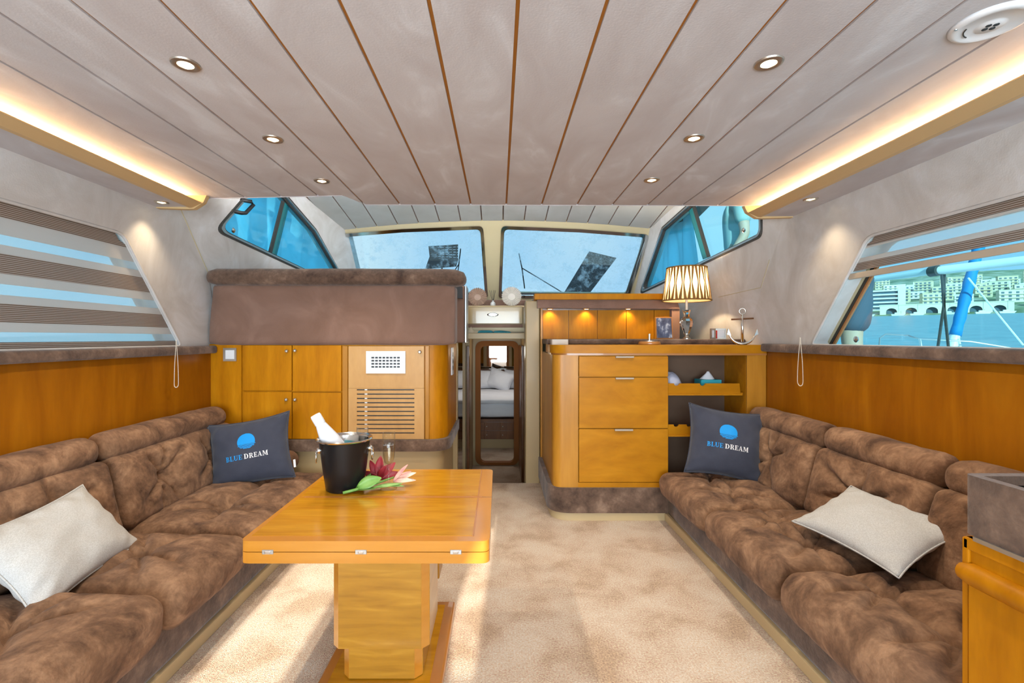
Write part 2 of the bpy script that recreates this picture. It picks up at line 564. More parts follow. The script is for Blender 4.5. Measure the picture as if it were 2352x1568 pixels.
# lamp shade: translucent fabric
def shade_mat(name, col):
    m, nt, b = new_mat(name)
    N, L = nt.nodes, nt.links
    N.remove(b)
    out = N['Material Output']
    df = N.new('ShaderNodeBsdfDiffuse'); tl = N.new('ShaderNodeBsdfTranslucent')
    df.inputs['Color'].default_value = (*col, 1); tl.inputs['Color'].default_value = (*col, 1)
    a = N.new('ShaderNodeMixShader'); a.inputs[0].default_value = 0.6
    L.new(df.outputs[0], a.inputs[1]); L.new(tl.outputs[0], a.inputs[2]); L.new(a.outputs[0], out.inputs['Surface'])
    return m
M['shade'] = shade_mat('pleated_cream_fabric', (0.60, 0.47, 0.29))
M['shade_fold'] = shade_mat('pleat_fold_fabric', (0.42, 0.26, 0.10))

def clear_glass(name, col=(1, 1, 1), rough=0.0):
    m, nt, b = new_mat(name)
    b.inputs['Base Color'].default_value = (*col, 1)
    b.inputs['Transmission Weight'].default_value = 1.0
    b.inputs['Roughness'].default_value = rough
    b.inputs['IOR'].default_value = 1.45
    return m
M['crystal'] = clear_glass('crystal')
def thin_glass(name, tint=(0.97, 0.98, 0.98)):
    m, nt, b = new_mat(name)
    N, L = nt.nodes, nt.links
    N.remove(b)
    tr = N.new('ShaderNodeBsdfTransparent'); tr.inputs['Color'].default_value = (*tint, 1)
    gl = N.new('ShaderNodeBsdfGlossy'); gl.inputs['Roughness'].default_value = 0.02
    lw = N.new('ShaderNodeLayerWeight'); lw.inputs['Blend'].default_value = 0.5
    pw = N.new('ShaderNodeMath'); pw.operation = 'POWER'; pw.inputs[1].default_value = 3.0
    ml = N.new('ShaderNodeMath'); ml.operation = 'MULTIPLY_ADD'; ml.inputs[1].default_value = 0.55; ml.inputs[2].default_value = 0.03
    mx = N.new('ShaderNodeMixShader')
    L.new(lw.outputs['Facing'], pw.inputs[0]); L.new(pw.outputs[0], ml.inputs[0]); L.new(ml.outputs[0], mx.inputs[0]); L.new(tr.outputs[0], mx.inputs[1]); L.new(gl.outputs[0], mx.inputs[2])
    L.new(mx.outputs[0], N['Material Output'].inputs['Surface'])
    return m
M['flute'] = thin_glass('thin_flute_glass')
M['wine'] = thin_glass('sparkling_wine', (0.95, 0.90, 0.82))

# ================================================================== THE CABIN
AFT = -2.6                     # bulkhead behind the camera
XL, XR = -1.92, 1.78           # side walls
ZC, ZS = 2.0, 1.935            # ceiling, soffit beside it

def structure(name, label, cat):
    return thing(name, label, cat, kind='structure')

# ---- floors
bm = bx(XL - 0.1, XR + 0.1, AFT, 4.0, -0.31, 0.0)
tag(obj('floor', bm, M['carpet']), 'beige mottled saloon carpet between the two sofas', 'floor', kind='structure')
bm = bx(-1.6, 1.6, 4.0, 8.6, -0.40, -0.30)
tag(obj('floor', bm, M['carpet']), 'carpeted lower floor of the passage beyond the step', 'floor', kind='structure')

# ---- main ceiling: backing board seen in the joints, and planks one by one
ceil = structure('ceiling', 'pinkish suede plank ceiling of the saloon with brown joints', 'ceiling')
edges = [0.0464 + 0.2125 * k for k in range(-7, 7)]
edges = [-1.93] + edges + [1.79]
GAP = 0.0052
def y_end(x):
    """front edge of the ceiling: stepped back on the port side"""
    if x < -0.875:
        return 2.715 - 0.06 * (x + 0.875) / -0.85 * -1.0
    if x < -0.80:
        return 2.715 + (x + 0.875) / 0.075 * 0.185
    return 2.90 + 0.015 * max(0, x)
bm = BM()
pts = [(-1.95, AFT)] + [(-1.95, y_end(-1.95)), (-0.875, y_end(-0.8751)), (-0.80, y_end(-0.80)), (1.80, y_end(1.80))] + [(1.80, AFT)]
prism(bm, pts, lambda x, y: (x, y, ZC + 0.007), (0, 0, 0.10))
obj('backing_board', bm, M['strip'], ceil)
for a, b in zip(edges, edges[1:]):
    a2, b2 = a + GAP, b - GAP
    xs = [a2] + [x for x in (-0.875, -0.80) if a2 < x < b2] + [b2]
    pts = [(a2, AFT)] + [(x, y_end(x) - 0.002) for x in xs] + [(b2, AFT)]
    bm = BM()
    prism(bm, pts, lambda x, y: (x, y, ZC), (0, 0, 0.0075))
    obj('plank', bm, M['ceil'], ceil)

# edging along the front of the ceiling
bm = BM()
for (x0, x1) in ((-1.70, -0.875), (-0.80, 1.55)):
    a, b = Vector((x0, y_end(x0), ZC + 0.004)), Vector((x1, y_end(x1 if x1 != -0.875 else -0.8751), ZC + 0.004))
    tube(bm, [a, b], 0.007, 6)
obj('edging', bm, M['ceil'], ceil)

# ---- light coves along both sides
def cove(s, x_in, x_bot, x_wall, y1, label):
    root = structure('trim_1' if s < 0 else 'trim_2', label, 'light cove')
    # soffit board
    obj('soffit', bx(min(x_bot, x_wall), max(x_bot, x_wall), AFT, y1 - 0.03, ZS, ZS + 0.012), M['ceil'], root)
    # sloping valance with a soft lower lip
    bm = BM()
    prof = [(x_in, 1.961), (x_in - s * 0.004, 1.955), (x_bot - s * 0.006, ZS - 0.004), (x_bot + s * 0.012, ZS - 0.006), (x_bot + s * 0.02, ZS + 0.012), (x_in + s * 0.012, 1.961)]
    prism(bm, prof, lambda x, z: (x, AFT, z), (0, y1 - AFT - 0.012, 0))
    obj('valance', bm, M['valance'], root)
    # tan end cap
    bm = BM()
    cap = [(x_in - s * 0.03, ZC), (x_in - s * 0.012, 1.960), (x_bot - s * 0.012, ZS - 0.010), (x_bot + s * 0.03, ZS - 0.012), (x_wall, ZS - 0.006), (x_wall, ZC)]
    prism(bm, cap, lambda x, z: (x, y1 - 0.03, z), (0, 0.03, 0))
    obj('end_cap', bm, M['valance'], root)
    # LED strip lying in the trough
    xa = x_in + s * 0.085
    obj('led_strip', bx(min(xa, xa + s * 0.010), max(xa, xa + s * 0.010), AFT + 0.02, y1 - 0.04, 1.9475, 1.953), M['led'], root)
cove(-1, -1.668, -1.721, XL, 2.74, 'warm lit ceiling cove with tan valance over the striped blind')
cove(1, 1.515, 1.572, XR, 2.95, 'warm lit ceiling cove with tan valance over the harbour window')

# ---- planes of the wheelhouse sides
LP0 = Vector((-1.92, 2.92, 1.98)); LN = (Vector((0, 0.275, -0.35))).cross(Vector((0.30, 1.98, -0.08))).normalized()
RP0 = Vector((1.78, 3.0, 1.95)); RN = (Vector((0, 0.35, -0.55))).cross(Vector((-0.22, 2.0, -0.05))).normalized()
def on_plane(p0, n):
    return lambda y, z: Vector((p0.x - (n.y * (y - p0.y) + n.z * (z - p0.z)) / n.x, y, z))
Lmap, Rmap = on_plane(LP0, LN), on_plane(RP0, RN)
def px_on(px, py, p0, n):
    p = WP(px, py, p0, n)
    return (p.y, p.z)

# ---- side walls of the saloon
WIN_L = [(0.30, 1.15), (2.93, 1.15), (2.475, 1.735), (0.30, 1.735)]
WIN_R = [(0.10, 1.16), (2.755, 1.16), (2.335, 1.69), (0.10, 1.69)]
def side_wall(s, X, win, crease, label):
    root = structure('wall_left' if s < 0 else 'wall_right', label, 'wall')
    loop = round_poly(win, [0.02, 0.02, 0.09, 0.05], 6)
    outer = [(AFT, 1.02), (crease[2][0], 1.02)] + [c for c in reversed(crease[:2])] + [(crease[0][0], 2.02), (AFT, 2.02)]
    outer = [(AFT, 1.02), crease[2], crease[1], crease[0], (AFT, crease[0][1])]
    bm = BM()
    prism(bm, outer, lambda y, z: (X, y, z), (s * 0.09, 0, 0), [loop])
    obj('upper_panel', bm, M['wallsuede'], root)
    # padded edge round the opening
    bm = BM()
    tube(bm, [(X + s * 0.004, y, z) for y, z in loop], 0.008, 6, closed=True)
    obj('opening_edge', bm, M['wallsuede'], root, smooth='all')
    xi = X - s * 0.015
    obj('wood_panel', bx(min(xi, X + s * 0.05), max(xi, X + s * 0.05), AFT, 3.24 if s < 0 else 3.20, 0.30, 1.118), M['panel'], root)
    return root
side_wall(-1, XL, WIN_L, [(2.92, 1.98), (3.195, 1.63), (3.36, 1.02)], 'port wall with pale suede above and orange wood panel below')
side_wall(1, XR, WIN_R, [(3.0, 1.95), (3.35, 1.40), (3.60, 1.02)], 'starboard wall with pale suede above and orange wood panel below')

def sill(s, X, z0, z1, y1, label, nm):
    bm = BM()
    w = 0.062
    prof = round_poly([(X + s * 0.09, z0), (X - s * w, z0), (X - s * w, z1), (X + s * 0.09, z1)], [0, 0.018, 0.020, 0], 5)
    prism(bm, prof, lambda x, z: (x, AFT, z), (0, y1 - AFT, 0))
    tag(obj(nm, bm, M['suede_dark'], smooth=True), label, 'window sill', kind='structure')
sill(-1, XL, 1.100, 1.150, 3.19, 'padded brown suede sill under the striped blind', 'trim_3')
sill(1, XR, 1.112, 1.163, 3.17, 'padded brown suede sill under the harbour window', 'trim_4')

# ---- the two saloon windows
def saloon_window(s, X, win, nm, label):
    root = structure(nm, label, 'window')
    g = [(win[0][0], 1.06), (win[1][0] + (win[1][1] - 1.06) * (win[1][0] - win[2][0]) / (win[2][1] - win[1][1]), 1.06), win[2], win[3]]
    inner = round_poly(offset_poly(g, -0.020), [0.04, 0.04, 0.10, 0.05], 6)
    outer = round_poly(offset_poly(g, 0.02), [0.03, 0.03, 0.1, 0.05], 6)
    mid = round_poly(offset_poly(g, -0.004), [0.03, 0.03, 0.10, 0.05], 6)
    bm = BM(); prism(bm, outer, lambda y, z: (X + s * 0.085, y, z), (s * 0.018, 0, 0), [mid]); obj('surround', bm, M['tan'], root)
    bm = BM(); prism(bm, mid, lambda y, z: (X + s * 0.098, y, z), (s * 0.012, 0, 0), [inner]); obj('gasket', bm, M['gasket'], root)
    in2 = round_poly(offset_poly(g, -0.034), [0.04, 0.04, 0.10, 0.05], 6)
    bm = BM(); prism(bm, inner, lambda y, z: (X + s * 0.102, y, z), (s * 0.010, 0, 0), [in2]); obj('frame', bm, M['redwood'], root)
    bm = BM(); prism(bm, inner, lambda y, z: (X + s * 0.112, y, z), (s * 0.006, 0, 0)); obj('pane', bm, M['glasstint'], root)
    return root
wl = saloon_window(-1, XL, WIN_L, 'window_1', 'port saloon window behind the lowered striped blind')
wr = saloon_window(1, XR, WIN_R, 'window_2', 'starboard saloon window looking out on the harbour town')
# handle and round catch on the sliding starboard pane
gx = XR + 0.100
hp = [WX(p[0], p[1], gx) for p in ((1977, 655), (1962, 652), (1950, 664), (1937, 690), (1936, 700), (1945, 704), (1955, 695))]
hp[0].x += 0.012; hp[-1].x += 0.012
for q in hp[1:-1]:
    q.x -= 0.03
bm = BM(); tube(bm, hp, [0.010, 0.010, 0.012, 0.012, 0.012, 0.010, 0.010], 8); obj('grab_handle', bm, M['black'], wr, smooth='all', label='black grab handle')
c = WX(1968, 779, gx); bm = BM()
lathe(bm, [(0.0, 0.0), (0.015, 0.0), (0.017, 0.006), (0.012, 0.010), (0.0, 0.010)], 16, c, Matrix.Rotation(-PI / 2, 4, 'Y')); obj('catch', bm, M['chrome'], wr, smooth=True, label='round chrome catch')

# ---- striped day-and-night blinds
def beads(bm, pts, r, gap):
    pts = [Vector(p) for p in pts]
    seg = [(a, b, (b - a).length) for a, b in zip(pts, pts[1:])]
    d = 0.0
    for a, b, l in seg:
        while d < l:
            bmesh.ops.create_icosphere(bm, subdivisions=1, radius=r, matrix=Matrix.Translation(a.lerp(b, d / l)))
            d += gap
        d -= l
    return bm

def blind(s, X, bands, rail, ys, label, cord_pts, name='roller_blind'):
    """bands: (z_top, z_bottom, kind); ys(z) gives the forward end at that height"""
    root = thing(name, label, 'blind', (X, 1.2, bands[-1][1]))
    for z1, z0, kind in bands:
        n = 4
        bm = BM()
        pts = [(0.30, z0)] + [(ys(z0 + (z1 - z0) * k / n), z0 + (z1 - z0) * k / n) for k in range(n + 1)] + [(0.30, z1)]
        prism(bm, pts, lambda y, z: (X, y, z), (s * 0.0015, 0, 0))
        nm = {'band': 'opaque_band', 'band_pale': 'pale_band', 'sheer': 'sheer_band'}[kind]
        obj(nm, bm, M[kind], root)
    if rail:
        bm = bx(min(X, X - s * 0.012), max(X, X - s * 0.012), 0.30, ys(rail[0]) + 0.01, rail[1], rail[0], 0.004)
        obj('bottom_rail', bm, M['rail'], root)
    bm = BM(); beads(bm, cord_pts, 0.0028, 0.0062); obj('bead_cord', bm, M['offwhite'], root, label='hanging loop of ivory beads')
    return root

yl = lambda z: 2.93 - (z - 1.15) / 0.585 * 0.455 - (0.03 if z > 1.70 else 0.0) + 0.0
lb = [(1.732, 1.672, 'band'), (1.672, 1.604, 'band_pale'), (1.604, 1.565, 'sheer'), (1.565, 1.530, 'band_pale'), (1.530, 1.452, 'band'),
      (1.452, 1.411, 'band_pale'), (1.411, 1.369, 'sheer'), (1.369, 1.335, 'band_pale'), (1.335, 1.262, 'band'), (1.262, 1.223, 'band_pale'),
      (1.223, 1.183, 'sheer'), (1.183, 1.152, 'band')]
def loop_pts(top, bottom, w, X, Yo):
    """narrow hanging loop between two heights"""
    n = 24
    out = []
    for k in range(n + 1):
        t = k / n
        out.append(Vector((X, Yo - w * 0.5 * math.sin(PI * t * 0.5) , top + (bottom + w * 0.5 - top) * t)))
    for k in range(1, 9):
        a = PI * k / 8
        out.append(Vector((X, Yo - w * 0.5 * math.cos(a), bottom + w * 0.5 - w * 0.5 * math.sin(a))))
    for k in range(1, n + 1):
        t = 1 - k / n
        out.append(Vector((X, Yo + w * 0.5 * math.sin(PI * t * 0.5), top + (bottom + w * 0.5 - top) * t)))
    return out
cl = WX(405, 785, XL + 0.075); cl2 = WX(408, 889, XL + 0.075)
blind(-1, XL - 0.022, lb, None, yl, 'lowered blind of brown and sheer stripes over the port window',
      loop_pts(cl.z + 0.01, cl2.z, 0.036, XL + 0.075, cl.y))
yr = lambda z: 2.755 - (z - 1.16) / 0.53 * 0.42 - (0.02 if z > 1.66 else 0.0)
rb = [(1.687, 1.650, 'band'), (1.652, 1.640, 'band_pale'), (1.640, 1.597, 'sheer'), (1.597, 1.575, 'band_pale'), (1.575, 1.537, 'band')]
cr = WX(1838, 780, XR - 0.075); cr2 = WX(1832, 885, XR - 0.075)
blind(1, XR + 0.022, rb, (1.527, 1.497), yr, 'half raised striped blind with tan bottom rail over the starboard window',
      loop_pts(cr.z + 0.01, cr2.z, 0.050, XR - 0.075, cr.y))

# ---- wheelhouse side walls with their slanted windows
def fore_side(s, p0, n, mp, crease, win, rad, nm, wnm, label, wlabel):
    bm = BM()
    front = 5.75
    outer = [crease[2], crease[1], crease[0], (crease[0][0] - 0.05, 2.62), (front - 0.95, 2.62), (front, 1.55), (front, 1.02)]
    loop = round_poly(win, rad, 6)
    prism(bm, outer, lambda y, z: mp(y, z), (s * 0.08, 0, 0), [loop])
    tag(obj(nm, bm, M['wallsuede']), label, 'wall', kind='structure')
    root = structure(wnm, wlabel, 'window')
    inner = round_poly(offset_poly(win, -0.022), rad, 6)
    o2 = round_poly(offset_poly(win, 0.016), rad, 6)
    bm = BM(); prism(bm, o2, lambda y, z: mp(y, z) + Vector((-s * 0.006, 0, 0)), (s * 0.02, 0, 0), [round_poly(offset_poly(win, 0.003), rad, 6)]); obj('outer_gasket', bm, M['gasket'], root)
    bm = BM(); prism(bm, round_poly(offset_poly(win, 0.003), rad, 6), lambda y, z: mp(y, z) + Vector((-s * 0.010, 0, 0)), (s * 0.02, 0, 0), [round_poly(offset_poly(win, -0.010), rad, 6)]); obj('frame', bm, M['alu'], root)
    bm = BM(); prism(bm, round_poly(offset_poly(win, -0.004), rad, 6), lambda y, z: mp(y, z) + Vector((s * 0.006, 0, 0)), (s * 0.02, 0, 0), [inner]); obj('gasket', bm, M['gasket'], root)
    bm = BM(); prism(bm, round_poly(offset_poly(win, -0.008), rad, 6), lambda y, z: mp(y, z) + Vector((s * 0.028, 0, 0)), (s * 0.006, 0, 0)); obj('pane', bm, M['glasstint'], root)
    return root
wl_pts = [px_on(499, 528, LP0, LN), px_on(700, 622, LP0, LN), px_on(806, 672, LP0, LN), px_on(724, 529, LP0, LN), px_on(640, 432, LP0, LN), px_on(575, 440, LP0, LN)]
wr_pts = [px_on(1748, 540, RP0, RN), px_on(1748, 495, RP0, RN), px_on(1700, 462, RP0, RN), px_on(1618, 440, RP0, RN), px_on(1522, 525, RP0, RN), px_on(1472, 672, RP0, RN)]
f1 = fore_side(-1, LP0, LN, Lmap, [(2.92, 1.98), (3.195, 1.63), (3.36, 1.02)], wl_pts, [0.05, 0.0, 0.04, 0.03, 0.06, 0.06], 'wall_left', 'window_3',
               'pale suede wall beside the helm on the port side', 'slanted port wheelhouse window with blue canvas outside')
f2 = fore_side(1, RP0, RN, Rmap, [(3.0, 1.95), (3.35, 1.40), (3.60, 1.02)], wr_pts, [0.06, 0.05, 0.05, 0.05, 0.02, 0.04], 'wall_right', 'window_4',
               'pale suede wall beside the table lamp on the starboard side', 'slanted starboard wheelhouse window above the table lamp')
# dividing bars in the sliding panes
for root, mp, p0, n, s, a, b in ((f1, Lmap, LP0, LN, -1, (654, 462), (622, 590)), (f2, Rmap, RP0, RN, 1, (1590, 474), (1624, 590))):
    qa, qb = WP(*a, p0, n), WP(*b, p0, n)
    for q in (qa, qb):
        q.x += s * 0.02
    bm = BM()
    u = Vector((0, 0.022, 0)); t = Vector((s * 0.012, 0, 0))
    vs_ = [bm.verts.new(q + du + dt) for q in (qa, qb) for du in (-u, u) for dt in (Vector(), -t)]
    for f in ((0, 1, 3, 2), (4, 6, 7, 5), (0, 4, 5, 1), (2, 3, 7, 6), (0, 2, 6, 4), (1, 5, 7, 3)):
        bm.faces.new([vs_[i] for i in f])
    obj('dividing_bar', bm, M['gasket'], root)
    bm = BM()
    sh_ = Vector((0, 0.075, 0)); u2 = Vector((0, 0.045, 0))
    vs_ = [bm.verts.new(q + sh_ + du + dt) for q in (qa, qb) for du in (-u2, u2) for dt in (Vector((s * 0.004, 0, 0)), Vector((-s * 0.004, 0, 0)))]
    for f in ((0, 1, 3, 2), (4, 6, 7, 5), (0, 4, 5, 1), (2, 3, 7, 6), (0, 2, 6, 4), (1, 5, 7, 3)):
        bm.faces.new([vs_[i] for i in f])
    obj('overlap_strip', bm, M['teal_glass'], root)
# handle on the port wheelhouse window
hp = [WP(p[0], p[1], LP0, LN) for p in ((552, 458), (566, 463), (571, 470), (553, 489), (543, 489), (533, 483))]
for q in hp:
    q.x -= -0.035
hp[0].x -= 0.05; hp[-1].x -= 0.05
bm = BM(); tube(bm, hp, 0.014, 8); obj('grab_handle', bm, M['black'], f1, smooth='all', label='black grab handle')
for root, p0, n, p, s in ((f1, LP0, LN, (531, 529), -1), (f2, RP0, RN, (1713, 529), 1)):
    c = WP(*p, p0, n); c.x -= s * 0.01
    bm = BM(); lathe(bm, [(0.0, 0.0), (0.016, 0.0), (0.019, 0.008), (0.010, 0.016), (0.0, 0.016)], 14, c, Matrix.Rotation(-s * PI / 2, 4, 'Y')); obj('catch', bm, M['chrome'], root, smooth=True, label='round chrome catch')

# ---- panel seam lines on the starboard wall, as thin welts
bm = BM()
pp = [WP(p[0], p[1], RP0, RN) + Vector((-0.001, 0, 0)) for p in ((1768, 596), (1748, 660), (1650, 682))]
tube(bm, pp, 0.0022, 5)
tag(obj('trim_5', bm, M['tan']), 'thin welted seam on the suede wall behind the table lamp', 'trim', kind='structure')
bm = BM()
pp = [Vector((XL + 0.001, 2.92, 1.975)), Vector((XL + 0.001, 3.195, 1.63))]
tube(bm, pp, 0.003, 5)
tag(obj('trim_6', bm, M['tan']), 'thin welted seam running down the port suede wall', 'trim', kind='structure')

# ---- wheelhouse roof: cambered planks sloping down to the windscreen
roof = structure('ceiling', 'grey suede plank roof over the wheelhouse', 'ceiling')
def roof_z(x, y):
    return 2.437 - 0.16 * (y - 4.5) - 0.026 * (x - 0.04) ** 2
re = [0.045 + 0.2125 * k for k in range(-8, 9)]
def roof_piece(a, b, z_off, th, y0=2.86, y1=4.95, n=3):
    bm = BM()
    rows = []
    for y in (y0, y1):
        rows.append([[bm.verts.new((a + (b - a) * k / n, y, roof_z(a + (b - a) * k / n, y) + z_off + t)) for k in range(n + 1)] for t in (0, th)])
    for i in range(n):
        bm.faces.new([rows[0][0][i], rows[0][0][i + 1], rows[1][0][i + 1], rows[1][0][i]])
        bm.faces.new([rows[0][1][i], rows[1][1][i], rows[1][1][i + 1], rows[0][1][i + 1]])
        for r in rows:
            bm.faces.new([r[0][i], r[1][i], r[1][i + 1], r[0][i + 1]])
    for k in (0, n):
        bm.faces.new([rows[0][0][k], rows[1][0][k], rows[1][1][k], rows[0][1][k]])
    return bm
for a, b in zip(re, re[1:]):
    obj('plank', roof_piece(a + 0.006, b - 0.006, 0, 0.008), M['ceil_fore'], roof)
obj('backing_board', roof_piece(re[0] - 0.15, re[-1] + 0.15, 0.0078, 0.06, n=60), M['brownwood'], roof)
# riser between the low saloon ceiling and the higher roof
bm = BM(); prism(bm, [(-1.95, 2.02), (-1.95, 2.75), (1.85, 2.75), (1.85, 2.02)], lambda x, z: (x, 2.69, z), (0, 0.012, 0))
tag(obj('wall_front', bm, M['ceil_fore']), 'riser above the front edge of the saloon ceiling', 'wall', kind='structure')

# out-of-view glowing strip added on the riser to brighten the wheelhouse roof
sl = thing('roof_fill_strip', 'unseen fill strip added on the riser to brighten the wheelhouse roof', 'lamp', (0, 2.72, 2.30))
obj('housing', bx(-1.3, 1.3, 2.7005, 2.722, 2.26, 2.34, 0.006), M['white'], sl)
obj('shelf', bx(-1.3, 1.3, 2.722, 2.84, 2.255, 2.262), M['white'], sl)  # baffle added to keep the strip's spill off the walls
obj('diffuser', bx(-1.28, 1.28, 2.722, 2.728, 2.268, 2.332), emit('roof_fill_glow', (0.93, 0.98, 1.0), 105.0), sl)  # glowing sheet, the added fill for the roof planks

# ---- windscreen: raked frame with two panes
def screen_pt(x, z):
    return Vector((x, 4.85 + (2.39 - z) * 0.85, z))
SN = Vector((0, 1.0, 0.85)).normalized(); SP0 = screen_pt(0, 2.39)
def sp(px, py):
    p = WP(px, py, SP0, SN)
    return (p.x, p.z)
left_pane = [sp(776, 541), sp(925, 529), sp(1106, 522), sp(1117, 678), sp(820, 682)]
right_pane = [sp(1155, 522), sp(1330, 529), sp(1486, 541), sp(1440, 680), sp(1149, 678)]
rl = [0.05, 0, 0.05, 0.03, 0.03]; rr2 = [0.05, 0, 0.05, 0.03, 0.03]
ll, rlp = round_poly(left_pane, rl, 6), round_poly(right_pane, rr2, 6)
bm = BM()
outer = [(-1.72, 1.45), (1.64, 1.45), (1.64, 2.55), (-1.72, 2.55)]
prism(bm, outer, screen_pt, (0, 0.06, 0.05), [ll, rlp])
tag(obj('wall_front', bm, M['tan']), 'tan windscreen surround with central mullion', 'wall', kind='structure')
for k, (pl, rad, lab) in enumerate(((left_pane, rl, 'port half of the raked windscreen, salt streaked'), (right_pane, rr2, 'starboard half of the raked windscreen'))):
    root = structure('window_%d' % (5 + k), lab, 'window')
    bm = BM()
    o1, o2 = round_poly(offset_poly(pl, 0.018), rad, 6), round_poly(offset_poly(pl, -0.010), rad, 6)
    prism(bm, o1, lambda x, z: screen_pt(x, z) + Vector((0, -0.014, -0.012)), (0, 0.02, 0.017), [o2]); obj('frame', bm, M['chrome'], root)
    bm = BM()
    prism(bm, round_poly(offset_poly(pl, -0.008), rad, 6), lambda x, z: screen_pt(x, z) + Vector((0, 0.002, 0.001)), (0, 0.02, 0.017), [round_poly(offset_poly(pl, -0.015), rad, 6)]); obj('gasket', bm, M['gasket'], root)
    bm = BM(); prism(bm, round_poly(offset_poly(pl, 0.002), rad, 6), lambda x, z: screen_pt(x, z) + Vector((0, 0.03, 0.025)), (0, 0.006, 0.005)); obj('pane', bm, M['glassfront'], root)

# ---- aft bulkhead behind the viewer: unseen, its two gaps shaped to throw the sun patches
bm = BM()
gap1 = [(-1.075, 0.02), (-0.765, 0.02), (-0.765, 1.93), (-1.075, 1.93)]
gap2 = [(-0.17, 1.42), (-0.09, 1.42), (-0.028, 1.88), (-0.030, 1.96), (-0.05, 1.96), (-0.09, 1.88), (-0.20, 1.54)]
prism(bm, [(-2.0, -0.2), (1.9, -0.2), (1.9, 2.1), (-2.0, 2.1)], lambda x, z: (x, AFT - 0.04, z), (0, 0.04, 0), [gap1, gap2])
tag(obj('wall_back', bm, M['wallsuede']), 'unseen aft bulkhead with two gaps shaped to throw the sun patches', 'wall', kind='structure')

# ---- passage and fore cabin behind the bulkhead
def sw(name, bm, mat, label, cat='wall'):
    return tag(obj(name, bm, mat), label, cat, kind='structure')
bm = BM()
dl = round_poly([(-0.235, -0.285), (0.205, -0.285), (0.205, 1.128), (-0.235, 1.128)], 0.07, 6)
prism(bm, [(-0.31, -0.30), (0.30, -0.30), (0.30, 1.28), (-0.31, 1.28)], lambda x, z: (x, 5.70, z), (0, 0.05, 0), [dl])
sw('wall_front', bm, M['cream'], 'cream bulkhead around the cabin doorway')
bm = BM()
d2 = round_poly([(-0.232, -0.282), (0.202, -0.282), (0.202, 1.125), (-0.232, 1.125)], 0.07, 6)
prism(bm, round_poly([(-0.272, -0.295), (0.242, -0.295), (0.242, 1.166), (-0.272, 1.166)], 0.10, 6), lambda x, z: (x, 5.675, z), (0, 0.085, 0), [round_poly([(-0.212, -0.262), (0.182, -0.262), (0.182, 1.105), (-0.212, 1.105)], 0.06, 6)])
sw('door_1', bm, M['doorframe'], 'rounded varnished frame of the narrow cabin doorway', 'door frame')
sw('wall_left', bx(-0.345, -0.30, 5.0, 5.72, -0.30, 1.19), M['cream'], 'cream post on the port side of the passage')
sw('trim_7', bx(-0.362, -0.335, 4.86, 4.90, -0.30, 1.19), M['cream'], 'slim pale upright beside the varnished door edge', 'trim')
sw('door_2', bx(-0.325, -0.298, 4.92, 5.0, -0.30, 1.12, 0.004), M['brownwood'], 'brown door edge on the port side of the passage', 'door')
sw('wall_right', bx(0.262, 0.31, 4.2, 5.72, -0.30, 1.19), M['cream'], 'cream lining on the starboard side of the passage')
sw('door_3', bx(0.236, 0.262, 5.0, 5.64, -0.29, 1.12, 0.004), M['brownwood'], 'brown door on the starboard side of the passage', 'door')
sw('ceiling', bx(-1.6, 1.6, 4.66, 8.6, 1.26, 1.30), M['tan'], 'low ceiling over the passage and fore cabin', 'ceiling')
sw('wall_left', bx(-1.5, -1.46, 4.0, 8.5, -0.3, 1.27), M['honey'], 'wood lining of the fore cabin to port')
sw('wall_right', bx(1.40, 1.44, 5.75, 8.5, -0.3, 1.27), M['honey'], 'wood lining of the fore cabin to starboard')
sw('wall_front', bx(-1.5, 1.44, 8.45, 8.5, -0.3, 1.27), M['honey'], 'wood lining at the head of the bed')
add_light('added_cabin_fill', 'AREA', (0.0, 6.9, 1.22), 5.0, (1.0, 0.95, 0.9), direction=(0, 0, -1), shape='RECTANGLE', size=1.2, size_y=1.0)  # added fill over the bed, no fitting modelled
add_light('added_passage_fill', 'POINT', (-0.02, 5.2, 1.05), 1.0, (1.0, 0.85, 0.62), shadow_soft_size=0.05)  # added fill to brighten the passage, no fitting modelled

# ================================================================== FURNITURE
# ---- port bulkhead unit: cabinet below, padded suede back of the helm seat above
YB = 3.20
hb = thing('helm_cabinet', 'honey wood cabinet wall with padded suede helm back and vent panel', 'cabinet', (-1.1, YB, 0))
k3 = YB / F
def zz(py): return EYE - (py - VY) * k3
def xx(px): return (px - VX) * k3
z_top, z_bot = zz(790), zz(1009)
# carcass with a rounded corner at the passage
bm = BM()
car = round_poly([(-1.915, YB + 0.012), (-0.345, YB + 0.012), (-0.345, 4.0), (-1.915, 4.0)], [0, 0.135, 0, 0], 10)
prism(bm, car, lambda x, y: (x, y, z_bot), (0, 0, z_top - z_bot))
obj('carcass', bm, M['honey'], hb, smooth=True)
def front(name, px0, px1, py0, py1, mat, th=0.012, proud=0.0, par=hb):
    g = 0.0018
    return obj(name, bx(xx(px0) + g, xx(px1) - g, YB - proud, YB + th + 0.004, zz(py1) + g, zz(py0) - g, 0.0015, 1), mat, par)
front('end_panel', 480, 555, 790, 1009, M['honey'])
def knob(par, x, z, y=YB):
    bm = BM()
    lathe(bm, [(0.0, 0.026), (0.007, 0.025), (0.0115, 0.019), (0.0105, 0.012), (0.005, 0.008), (0.0045, 0.0), (0.0, 0.0)], 14, (x, y, z), Matrix.Rotation(PI / 2, 4, 'X'))
    obj('knob', bm, M['nickel'], par, smooth=True)
for (a, b, c, d, kx, ky) in ((558, 671, 792, 897, 661, 806), (672, 785, 792, 899, 680, 805), (558, 671, 899, 1008, 660, 917), (672, 785, 901, 1008, 680, 917)):
    o = front('door', a, b, c, d, M['honey'], proud=0.004)
    knob(o, xx(kx), zz(ky), YB - 0.004)
front('mullion', 786, 799, 793, 1009, M['maple_up'])
